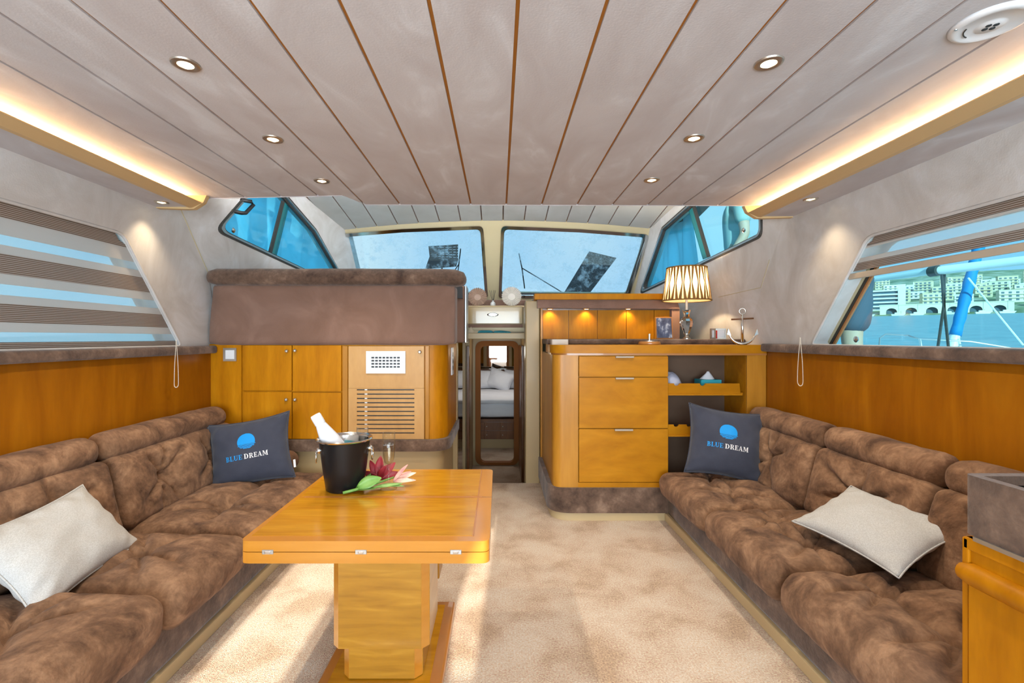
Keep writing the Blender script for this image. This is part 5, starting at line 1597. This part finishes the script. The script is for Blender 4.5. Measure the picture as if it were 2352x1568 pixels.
# navy pillows with the printed emblem
mtx = axes((-1.478, 2.885, 0.525), (0.97, 0.20, 0.16), (-0.10, 0.30, 0.93))
p1 = pillow('scatter_pillow', 'navy pillow with blue sun emblem in the corner of the port sofa', 'pillow', mtx, 0.47, 0.40, 0.075, M['navy'], 1.3, 'navy emblem pillows')
pillow_print(p1, mtx, 0.47, 0.40, 0.075, 1.3)
bm = BM(); prism(bm, [(0, 0), (0.012, 0), (0.012, 0.045), (0, 0.045)], lambda x, y: mtx @ Vector((0.232 + x, -0.145 + y, 0.004)), (0, 0.001, 0.0005)); obj('care_tag', bm, M['logo_white'], p1)
mtx = axes((1.372, 2.93, 0.565), (0.96, -0.22, -0.13), (0.14, 0.36, 0.93))
p2 = pillow('scatter_pillow', 'navy pillow with blue sun emblem leaning on the sideboard shelves', 'pillow', mtx, 0.44, 0.43, 0.075, M['navy'], 4.1, 'navy emblem pillows')
pillow_print(p2, mtx, 0.44, 0.43, 0.075, 4.1)
# ivory lumbar pillows
mtx = axes((-1.545, 1.711, 0.475), (-0.07, 0.52, 0.01), (-0.20, 0.009, 0.224))
pillow('lumbar_pillow', 'ivory herringbone lumbar pillow propped on the port sofa', 'pillow', mtx, 0.54, 0.33, 0.065, M['linen'], 2.2, 'ivory lumbar pillows')
mtx = axes((1.442, 1.868, 0.476), (0.05, -0.47, 0.0), (0.26, 0.02, 0.135))
pillow('lumbar_pillow', 'ivory lumbar pillow with piped edge lying on the starboard sofa', 'pillow', mtx, 0.50, 0.315, 0.052, M['linen'], 5.7, 'ivory lumbar pillows')

# ================================================================== FORE CABIN
bd = thing('double_bed', 'double bed with white linen seen through the cabin doorway', 'bed', (0, 7.4, -0.3))
obj('base', bx(-1.3, 1.2, 6.55, 8.4, -0.17, 0.10), M['brownwood'], bd)
obj('toe_board', bx(-1.25, 1.15, 6.60, 8.4, -0.30, -0.17), M['cream'], bd)
for (a, b) in ((-0.60, -0.195), (-0.19, 0.02), (0.025, 0.60)):
    for (z0, z1) in ((-0.165, -0.055), (-0.05, 0.06)):
        d = obj('drawer', bx(a, b, 6.535, 6.55, z0, z1, 0.002, 1), M['brownwood'], bd)
        bm = BM(); lathe(bm, [(0.0, 0.012), (0.008, 0.008), (0.006, 0.0), (0.0, 0.0)], 8, (a + 0.03, 6.535, (z0 + z1) / 2), Matrix.Rotation(PI / 2, 4, 'X')); obj('knob', bm, M['nickel'], d)
bm = cushion((2.4, 1.85, 0.23), 0.07, 0.02, seed=4, cuts=20, wrinkle=0.008, mat=T(-0.05, 7.45, 0.235)); obj('mattress', bm, M['sheet'], bd, smooth='all')
bm = cushion((2.46, 1.3, 0.06), 0.028, 0.01, seed=6, cuts=20, wrinkle=0.012, mat=T(-0.05, 7.12, 0.345)); obj('duvet', bm, M['sheet'], bd, smooth='all')
for i, (x, rz, tl, lab) in enumerate(((-0.62, 0.1, 0.0, 'plump white bed pillow at the port end of the row'), (-0.17, 0.15, 0.0, 'white bed pillow on the port side of the doorway view'), (0.02, -0.45, 0.25, 'white bed pillow tipped across the middle of the bed'), (0.32, -0.1, 0.0, 'white bed pillow on the starboard side of the bed'))):
    m_ = T(x, 7.86 - 0.10 * (i == 2), 0.53, math.radians(62), tl, rz)
    pillow('bed_pillow', lab, 'pillow', m_, 0.46, 0.34, 0.08, M['sheet'], 7.0 + i, 'bed pillows')
mr = thing('wall_mirror', 'wide mirror above the bed in the fore cabin', 'mirror', (-0.05, 8.44, 0.66))
obj('glass', bx(-1.1, 1.0, 8.435, 8.44, 0.66, 1.22), M['mirror'], mr)
obj('lower_moulding', bx(-1.15, 1.05, 8.41, 8.45, 0.62, 0.66, 0.006), M['brownwood'], mr)

# ================================================================== OUTSIDE
# side decks and foredeck, so that people and gear stand on something
tag(obj('side_deck', bx(1.98, 2.95, -1.0, 3.9, 0.55, 0.70, 0.02), M['white']), 'white side deck outside the starboard window', 'deck', kind='structure')
tag(obj('side_deck', bx(1.98, 2.95, 3.9, 5.6, 0.85, 1.0, 0.02), M['white']), 'raised white side deck beside the wheelhouse', 'deck', kind='structure')
tag(obj('foredeck', bx(-2.2, 2.4, 5.85, 9.5, 1.30, 1.50, 0.03), M['white']), 'white foredeck ahead of the windscreen', 'deck', kind='structure')

# blue canvas covers outside the wheelhouse side windows
def canvas(s, y0, y1, z0, z1, mp, off, label):
    bm = BM()
    n, m_ = 40, 14
    lay = []
    for th in (0.0, 0.004):
        g = []
        for i in range(n + 1):
            y = y0 + (y1 - y0) * i / n
            row = []
            for j in range(m_ + 1):
                z = z0 + (z1 - z0) * j / m_
                q = mp(y, z)
                f = 0.022 * math.sin(y * 17 + z * 4) + 0.014 * math.sin(y * 41 + 2 * z) + 0.02 * noise.noise(Vector((y * 3, z * 3, 1)))
                row.append(bm.verts.new((q.x + s * (off + f + th), y, z)))
            g.append(row)
        lay.append(g)
        for i in range(n):
            for j in range(m_):
                bm.faces.new([g[i][j], g[i][j + 1], g[i + 1][j + 1], g[i + 1][j]])
    for i in range(n):
        for j in (0, m_):
            bm.faces.new([lay[0][i][j], lay[0][i + 1][j], lay[1][i + 1][j], lay[1][i][j]])
    for j in range(m_):
        for i in (0, n):
            bm.faces.new([lay[0][i][j], lay[0][i][j + 1], lay[1][i][j + 1], lay[1][i][j]])
    tag(obj('canvas_cover', bm, M['tarp_see'], smooth='all'), label, 'canvas cover', 'blue canvas covers')
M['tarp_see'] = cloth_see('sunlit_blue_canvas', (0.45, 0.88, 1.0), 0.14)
canvas(-1, 2.95, 5.3, 1.45, 2.62, Lmap, 0.26, 'blue canvas cover hanging outside the port wheelhouse window')
canvas(1, 4.45, 5.6, 1.45, 2.55, Rmap, 0.20, 'blue canvas cover outside the forward end of the starboard wheelhouse window')

# dark mesh panels and wipers outside the windscreen
def slab(pts, th, mat, name, parent=None):
    bm = BM()
    nrm = (pts[1] - pts[0]).cross(pts[2] - pts[0]).normalized() * th
    a = [bm.verts.new(p) for p in pts]; b = [bm.verts.new(p + nrm) for p in pts]
    bm.faces.new(a); bm.faces.new(b[::-1])
    for i in range(len(pts)):
        j = (i + 1) % len(pts)
        bm.faces.new([a[i], a[j], b[j], b[i]])
    return obj(name, bm, mat, parent)
mesh_m = noisy('dark_mesh', [(0.4, (0.012, 0.016, 0.02)), (0.6, (0.05, 0.06, 0.07))], scale=60, detail=2, rough=0.6)
e2 = thing('mesh_panel', 'plain dark mesh panel tilted outside the starboard windscreen', 'panel', W(1320, 690, 6.2))
slab([W(1353, 577, 6.25), W(1416, 592, 6.25), W(1352, 676, 6.0), W(1294, 674, 6.0)], 0.02, mesh_m, 'sheet', e2)
bm = BM(); tube(bm, [W(1325, 640, 6.16), W(1330, 705, 6.3)], 0.012, 6); obj('prop', bm, M['black'], e2)
e1 = thing('mesh_panel', 'curved dark lattice panel outside the port windscreen', 'panel', W(1015, 690, 6.2))
slab([W(978, 618, 6.0), W(1048, 612, 6.0), W(1053, 597, 6.15), W(988, 590, 6.15)], 0.02, M['black'], 'lower_sheet', e1)
for i in range(6):
    t0, t1 = i / 6.0, (i + 0.62) / 6.0
    pa, pb = W(984, 565, 6.3), W(1052, 561, 6.3); pc, pd = W(987, 592, 6.15), W(1052, 598, 6.15)
    slab([pa.lerp(pc, t0), pb.lerp(pd, t0), pb.lerp(pd, t1), pa.lerp(pc, t1)], 0.012, M['black'], 'lattice_bar', e1)
for i in range(8):
    t0, t1 = i / 7.6, (i + 0.28) / 7.6
    pa, pb = W(984, 565, 6.3), W(1052, 561, 6.3); pc, pd = W(987, 592, 6.15), W(1052, 598, 6.15)
    slab([pa.lerp(pb, t0), pa.lerp(pb, t1), pc.lerp(pd, t1), pc.lerp(pd, t0)], 0.012, M['black'], 'lattice_bar', e1)
bm = BM(); tube(bm, [W(1015, 612, 6.1), W(1015, 712, 6.1)], 0.012, 6); obj('prop', bm, M['black'], e1)
wp = thing('wiper', 'black wiper on the outside of the starboard windscreen', 'wiper', W(1290, 676, 5.75))
bm = BM(); tube(bm, [W(1192, 582, 5.42), W(1199, 616, 5.53), W(1205, 662, 5.68)], 0.007, 6); obj('blade', bm, M['black'], wp)
bm = BM(); tube(bm, [W(1200, 616, 5.50), W(1240, 640, 5.58), W(1296, 674, 5.72)], 0.006, 6); obj('arm', bm, M['black'], wp)
wp2 = thing('wiper', 'black wiper upright beside the lattice panel outside the port windscreen', 'wiper', W(1058, 640, 5.6))
bm = BM(); tube(bm, [W(1058, 571, 5.40), W(1050, 640, 5.62)], 0.007, 6); obj('blade', bm, M['black'], wp2)
bm = BM(); tube(bm, [W(1054, 606, 5.52), W(1032, 640, 5.62)], 0.006, 6); obj('arm', bm, M['black'], wp2)

# ---- people on deck
def grow(name, joints, bones, radii, mat, parent, sub=2, root=0):
    me = bpy.data.meshes.new(name)
    me.from_pydata([Vector(j) for j in joints], bones, [])
    o = bpy.data.objects.new(name, me); C.objects.link(o)
    md = o.modifiers.new('skin', 'SKIN'); md.use_smooth_shade = True
    for v, r in zip(me.skin_vertices[0].data, radii):
        v.radius = r if isinstance(r, tuple) else (r, r)
    me.skin_vertices[0].data[root].use_root = True
    sd = o.modifiers.new('sub', 'SUBSURF'); sd.levels = sub; sd.render_levels = sub
    bpy.context.view_layer.update()
    ev = o.evaluated_get(bpy.context.evaluated_depsgraph_get())
    nm = bpy.data.meshes.new_from_object(ev)
    bpy.data.objects.remove(o); bpy.data.meshes.remove(me)
    nm.materials.clear(); nm.materials.append(mat)
    nm.polygons.foreach_set('use_smooth', [True] * len(nm.polygons))
    r = bpy.data.objects.new(name, nm); C.objects.link(r); r.parent = parent
    return r
def person(loc, rz, top_mat, bottom_mat, label, lean=0.0):
    p = thing('person', label, 'person', loc)
    p.rotation_euler = (0, 0, rz)
    J = [(0, 0, 0.95), (0, 0.01, 1.12), (0, 0.02, 1.30), (0, 0.0, 1.44), (0, 0.0, 1.50), (0, 0.02, 1.58), (0, 0.03, 1.70)]
    R = [(0.15, 0.11), (0.135, 0.10), (0.155, 0.115), (0.12, 0.085), 0.055, (0.075, 0.09), (0.072, 0.088)]
    B = [(0, 1), (1, 2), (2, 3), (3, 4), (4, 5), (5, 6)]
    def add(pts, rs, frm):
        k = frm
        for q, r in zip(pts, rs):
            J.append(q); R.append(r); B.append((k, len(J) - 1)); k = len(J) - 1
        return k
    for s in (-1, 1):
        add([(s * 0.10, 0.0, 0.88), (s * 0.11, 0.015, 0.50), (s * 0.115, -0.03, 0.10), (s * 0.12, -0.02, 0.04), (s * 0.13, 0.10, 0.025)], [0.095, 0.062, 0.042, 0.045, 0.03], 0)
        h = add([(s * 0.19, 0.0, 1.40), (s * 0.26, -0.03, 1.12), (s * 0.25, 0.10, 0.90), (s * 0.24, 0.14, 0.83)], [0.060, 0.045, 0.032, (0.022, 0.036)], 3)
        for i in range(4):
            add([(s * (0.24 - 0.005), 0.115 + 0.019 * i, 0.785), (s * 0.232, 0.122 + 0.018 * i, 0.755), (s * 0.222, 0.122 + 0.017 * i, 0.732)], [0.010, 0.009, 0.008], h)
        add([(s * 0.225, 0.18, 0.81), (s * 0.215, 0.19, 0.78)], [0.011, 0.009], h)
    grow('body', J, B, R, M['skin'], p)
    Jt = [(0, 0, 0.93), (0, 0.01, 1.12), (0, 0.02, 1.30), (0, 0, 1.43)]; Rt = [(0.175, 0.135), (0.155, 0.12), (0.175, 0.135), (0.13, 0.095)]; Bt = [(0, 1), (1, 2), (2, 3)]
    for s in (-1, 1):
        Jt += [(s * 0.19, 0, 1.40), (s * 0.24, -0.02, 1.20)]; Rt += [0.075, 0.068]; k = len(Jt); Bt += [(3, k - 2), (k - 2, k - 1)]
    grow('shirt', Jt, Bt, Rt, top_mat, p)
    Js = [(0, 0, 0.96), (0, 0, 0.88)]; Rs = [(0.165, 0.125), (0.165, 0.13)]; Bs = [(0, 1)]
    for s in (-1, 1):
        Js += [(s * 0.10, 0.0, 0.80), (s * 0.115, 0.01, 0.52)]; Rs += [0.115, 0.098]; k = len(Js); Bs += [(1, k - 2), (k - 2, k - 1)]
    grow('shorts', Js, Bs, Rs, bottom_mat, p)
    # head features and hair
    bm = BM(); bmesh.ops.create_uvsphere(bm, u_segments=16, v_segments=10, radius=0.10, matrix=Matrix.Translation((0, 0.0, 1.70)) @ Matrix.Diagonal((0.86, 1.05, 1.0, 1)))
    bmesh.ops.delete(bm, geom=[v for v in bm.verts if v.co.z < 1.665 and v.co.y > -0.02 or v.co.z < 1.61 or (v.co.y > 0.06 and v.co.z < 1.73)], context='VERTS')
    hr = obj('hair', bm, M['hair'], None, smooth='all'); hr.parent = p
    for s in (-1, 1):
        bm = BM(); bmesh.ops.create_uvsphere(bm, u_segments=8, v_segments=6, radius=0.011, matrix=Matrix.Translation((s * 0.032, 0.112, 1.655))); e = obj('eye', bm, M['white'], None, smooth='all'); e.parent = p
        bm = BM(); bmesh.ops.create_uvsphere(bm, u_segments=8, v_segments=6, radius=0.026, matrix=Matrix.Translation((s * 0.080, 0.005, 1.640)) @ Matrix.Diagonal((0.35, 0.7, 1.15, 1))); e = obj('ear', bm, M['skin'], None, smooth='all'); e.parent = p
    bm = BM(); lathe(bm, [(0.0, 0.028), (0.010, 0.018), (0.016, 0.0), (0.0, 0.0)], 8, (0, 0.112, 1.625), Matrix.Rotation(-PI / 2, 4, 'X')); e = obj('nose', bm, M['skin'], None, smooth='all'); e.parent = p
    bm = BM(); tube(bm, [(-0.022, 0.108, 1.588), (0, 0.117, 1.586), (0.022, 0.108, 1.588)], 0.005, 6); e = obj('mouth', bm, plain('lips', (0.42, 0.16, 0.13), 0.5), None, smooth='all'); e.parent = p
    return p
person((2.33, 3.17, 0.70), math.radians(55), plain('dark_blue_shirt', (0.05, 0.08, 0.12), 0.85), M['shorts'], 'person in dark shorts standing on deck outside the starboard window')
person((2.24, 4.52, 1.00), math.radians(70), M['shirt'], M['shorts'], 'person in a grey green shirt on deck beside the wheelhouse window')

# ---- neighbouring sailing boat gear seen through the starboard window
white_spar = plain('white_spar_paint', (0.75, 0.78, 0.78), 0.35)
bo = thing('boom', 'white boom of a neighbouring yacht outside the starboard window', 'boom', W(2160, 620, 6.0))
bm = BM(); tube(bm, [W(2148, 622, 6.1), W(2420, 590, 5.2)], 0.052, 16); obj('spar', bm, white_spar, bo, smooth=True)
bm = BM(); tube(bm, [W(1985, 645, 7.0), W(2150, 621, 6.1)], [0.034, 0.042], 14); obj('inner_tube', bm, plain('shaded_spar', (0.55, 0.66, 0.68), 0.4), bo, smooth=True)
bm = BM(); tube(bm, [W(2137, 624, 6.15), W(2156, 621, 6.05)], 0.066, 16); obj('end_collar', bm, M['gasket'], bo, smooth=True)
for (a, b, c_) in (((2163, 630), (2168, 700), (2152, 812)), ((2169, 630), (2168, 700), (2180, 812))):
    bm = BM(); tube(bm, [W(*a, 6.05), W(*b, 6.05), W(*c_, 6.05)], 0.016, 6); obj('hanging_line', bm, M['gasket'], bo, smooth=True)
fs = thing('furled_sail', 'furled sail in a bright blue cover outside the starboard window', 'furled sail', W(2190, 790, 7.0))
bm = BM(); pts = [W(2250, 560, 7.0).lerp(W(2194, 770, 7.0), i / 16) for i in range(17)]
tube(bm, pts, [0.068 + 0.006 * math.sin(i * 2.1) for i in range(17)], 12); obj('cover', bm, plain('bright_blue_canvas', (0.0, 0.20, 0.48), 0.7), fs, smooth='all')
bm = BM(); tube(bm, [W(2194, 768, 7.0), W(2187, 800, 7.0)], 0.06, 10); obj('drum', bm, white_spar, fs, smooth=True)
bm = BM(); tube(bm, [W(2224, 638, 6.8), W(2350, 792, 6.8)], 0.012, 6); obj('sheet_line', bm, white_spar, fs)
rl_ = thing('guard_rail', 'thin steel guard rail of the neighbouring yacht above the water', 'railing', W(2100, 800, 6.5))
bm = BM(); tube(bm, [W(2019, 800, 6.6), W(2021, 776, 6.6), W(2034, 767, 6.6), W(2085, 770, 6.6), W(2110, 778, 6.5), W(2230, 784, 6.3), W(2330, 800, 6.1)], 0.011, 6); obj('top_rail', bm, M['alu'], rl_, smooth=True)
for px in (2112, 2202):
    bm = BM(); tube(bm, [W(px, 778, 6.45), W(px + 5, 802, 6.45)], 0.014, 6); obj('stanchion', bm, white_spar, rl_)
tag(obj('neighbour_deck', bx(3.6, 11.5, 4.6, 7.8, 0.55, 0.95, 0.05), white_spar), 'low white deck of the neighbouring yacht', 'deck')

# ---- water, far shore and town (the boat floats slightly heeled, so the water plane tilts in the cabin's frame)
FW = Vector((0.65, 0.76, 0.0)); LT = Vector((0.76, -0.65, 0.0))
TILT = 0.040
def far(r, lat, h=0.0):
    """point r metres off along the bearing of the starboard window, lat metres sideways, h above the water"""
    q = FW * r + LT * lat
    return Vector((q.x, q.y, -1.5 + TILT * (FW.x * q.x + FW.y * q.y) + h))
bm = BM()
g = [[bm.verts.new(far(r, l)) for l in (-3000, -500, 0, 500, 3000)] for r in (-60, 0, 300, 900, 2500)]
for i in range(4):
    for j in range(4):
        bm.faces.new([g[i][j], g[i][j + 1], g[i + 1][j + 1], g[i + 1][j]])
tag(obj('sea', bm, noisy('rippled_sea', [(0.4, (0.12, 0.30, 0.36)), (0.6, (0.20, 0.40, 0.46))], scale=0.4, detail=6, rough=0.35, spec=0.3, bump=0.6, bump_scale=0.8)), 'rippled blue harbour water outside the windows', 'water', kind='structure')
def hill_h(r, lat):
    t = max(0.0, (r - 606) / 420.0)
    return 1.2 + 62 * t ** 0.9 * (0.75 + 0.25 * noise.noise(Vector((lat * 0.004, 3.0, 0)))) + 6 * t * noise.noise(Vector((r * 0.01, lat * 0.01, 0)))
bm = BM()
nr, nl = 16, 60
g = [[bm.verts.new(far(600 + 700 * i / nr, -1100 + 1900 * j / nl, -0.5 if i == 0 else hill_h(600 + 700 * i / nr, -1100 + 1900 * j / nl))) for j in range(nl + 1)] for i in range(nr + 1)]
for i in range(nr):
    for j in range(nl):
        bm.faces.new([g[i][j], g[i][j + 1], g[i + 1][j + 1], g[i + 1][j]])
tag(obj('hill', bm, noisy('scrubby_hillside', [(0.35, (0.10, 0.16, 0.07)), (0.5, (0.26, 0.30, 0.18)), (0.7, (0.52, 0.50, 0.42))], scale=0.05, detail=8, rough=0.9)), 'hillside behind the harbour town', 'hill', kind='structure')

HM = [plain('white_render', (0.78, 0.77, 0.74), 0.8), plain('cream_render', (0.74, 0.66, 0.50), 0.8), plain('ochre_render', (0.66, 0.55, 0.38), 0.8)]
WM = plain('far_window_glass', (0.10, 0.15, 0.19), 0.3)
ang = math.atan2(FW.y, FW.x) - PI / 2
protos = []
def house(w, d, floors, mat, label, group, name='town_house', fh=3.4):
    h = thing(name, label, 'building', group=group)
    o = obj('walls', bx(-w / 2, w / 2, 0, d, -4, floors * fh + 0.8), mat, h)
    for f in range(floors):
        z = f * fh + 1.0
        nw = max(2, int(w / 4.2))
        for i in range(nw):
            xc = -w / 2 + w * (i + 0.5) / nw
            obj('window', bx(xc - 1.1, xc + 1.1, -0.06, 0.3, z, z + 1.7), WM, h)
        if floors > 1 and f > 0:
            obj('balcony', bx(-w / 2, w / 2, -1.1, 0.0, f * fh - 0.15, f * fh + 0.75), mat, h)
    obj('roof_slab', bx(-w / 2 - 0.3, w / 2 + 0.3, -0.3, d + 0.3, floors * fh + 0.8, floors * fh + 1.2), mat, h)
    return h
LABS = ['white two storey house of middling width on the far hillside', 'broad cream three storey house on the far hillside', 'narrow ochre three storey house on the far hillside',
        'long low white two storey house on the far hillside', 'small cream one storey house on the far hillside', 'tall ochre four storey house on the far hillside']
for i, (w, d, fl_) in enumerate(((14, 10, 2), (20, 12, 3), (10, 10, 3), (26, 12, 2), (12, 9, 1), (17, 11, 4))):
    protos.append(house(w, d, fl_, HM[i % 3], LABS[i], LABS[i].replace(' house on', ' houses on')))
def clone(src, loc, rz):
    r = src.copy(); C.objects.link(r); r.location = loc; r.rotation_euler = (0, 0, rz)
    for ch in src.children:
        c2 = ch.copy(); C.objects.link(c2); c2.parent = r
    return r
rng = random.Random(11)
spots = []
for row in range(13):
    r = 622 + row * 26
    lat = -125 + rng.uniform(0, 14)
    while lat < 125:
        spots.append((r + rng.uniform(-10, 10), lat))
        lat += rng.uniform(29, 44)
first = [True] * len(protos)
hotel_r, hotel_l = 640, None
def lat_of(px, r):
    """sideways offset of a pixel column at range r"""
    u = (px - VX) / F
    # solve (FW*r + LT*l).x / .y = u
    return r * (u * FW.y - FW.x) / (LT.x - u * LT.y)
hl = lat_of(2028, 640)
al = lat_of(2165, 612)
placed = []
for (r, l) in spots:
    if any(math.hypot(r - a, l - b) < 25 for a, b in placed):
        continue
    if abs(l - hl) < 26 and r < 690 or (abs(l - al) < 46 and r < 640):
        continue
    placed.append((r, l))
    k = rng.randrange(len(protos))
    loc = far(r, l, hill_h(r, l) + 0.5)
    if first[k]:
        protos[k].location = loc; protos[k].rotation_euler = (0, 0, ang); first[k] = False
    else:
        clone(protos[k], loc, ang + rng.uniform(-0.25, 0.25))
# the large white hotel and the arcaded waterfront building
ht = thing('hotel', 'large white hotel with long open floors across the water', 'building', far(640, hl, hill_h(640, hl)))
ht.rotation_euler = (0, 0, ang); ORIGIN[ht.name] = Vector()
obj('core', bx(-13, 13, 2.2, 12, -4, 21), WM, ht)
for f in range(6):
    obj('floor_slab', bx(-14, 14, 0, 12, f * 4.0 - 0.6, f * 4.0 + 0.9), HM[0], ht)
obj('stair_tower', bx(12, 18, -0.4, 12, -4, 26), HM[0], ht)
obj('end_wall', bx(-15.5, -13.5, -0.2, 12, -4, 22), HM[0], ht)
ar = thing('arcade', 'long cream waterfront building with arched openings', 'building', far(611, al, 0.6))
ar.rotation_euler = (0, 0, ang); ORIGIN[ar.name] = Vector()
hol = []
for i in range(6):
    xc = -37 + i * 14.8
    hol.append([(xc - 4.2, 0.4)] + [(xc - 4.2 * math.cos(PI * k / 8), 3.2 + 3.6 * math.sin(PI * k / 8)) for k in range(9)] + [(xc + 4.2, 0.4)])
bm = BM(); prism(bm, [(-46, -1), (46, -1), (46, 9.5), (-46, 9.5)], lambda x, z: (x, 0, z), (0, 1.2, 0), hol); obj('facade', bm, HM[1], ar)
obj('interior', bx(-45, 45, 4.0, 9.0, -1, 8.5), WM, ar)
obj('roof_slab', bx(-46.5, 46.5, -0.4, 9.5, 9.5, 10.3), HM[1], ar)
# moored boats along the far quay
bh = thing('moored_boat', 'small white boat moored along the far quay', 'boat', group='far moored boats')
bm = BM(); prism(bm, [(-5, 1.6), (5.6, 1.8), (4.2, 0), (-4.6, 0)], lambda x, z: (x, 0, z), (0, 2.6, 0)); obj('hull', bm, HM[0], bh)
obj('cabin', bx(-2.6, 1.6, 0.5, 2.1, 1.6, 3.0, 0.2, 1), HM[0], bh)
bm = BM(); tube(bm, [(0.4, 1.3, 1.6), (0.4, 1.3, 11)], 0.12, 5); obj('mast', bm, M['alu'], bh)
lat = -95; k = 0
while lat < 100:
    loc = far(598 + rng.uniform(-6, 2), lat, 0.1)
    if k == 0:
        bh.location = loc; bh.rotation_euler = (0, 0, ang)
    else:
        clone(bh, loc, ang + rng.uniform(-0.3, 0.3))
    k += 1
    lat += rng.uniform(13, 24)
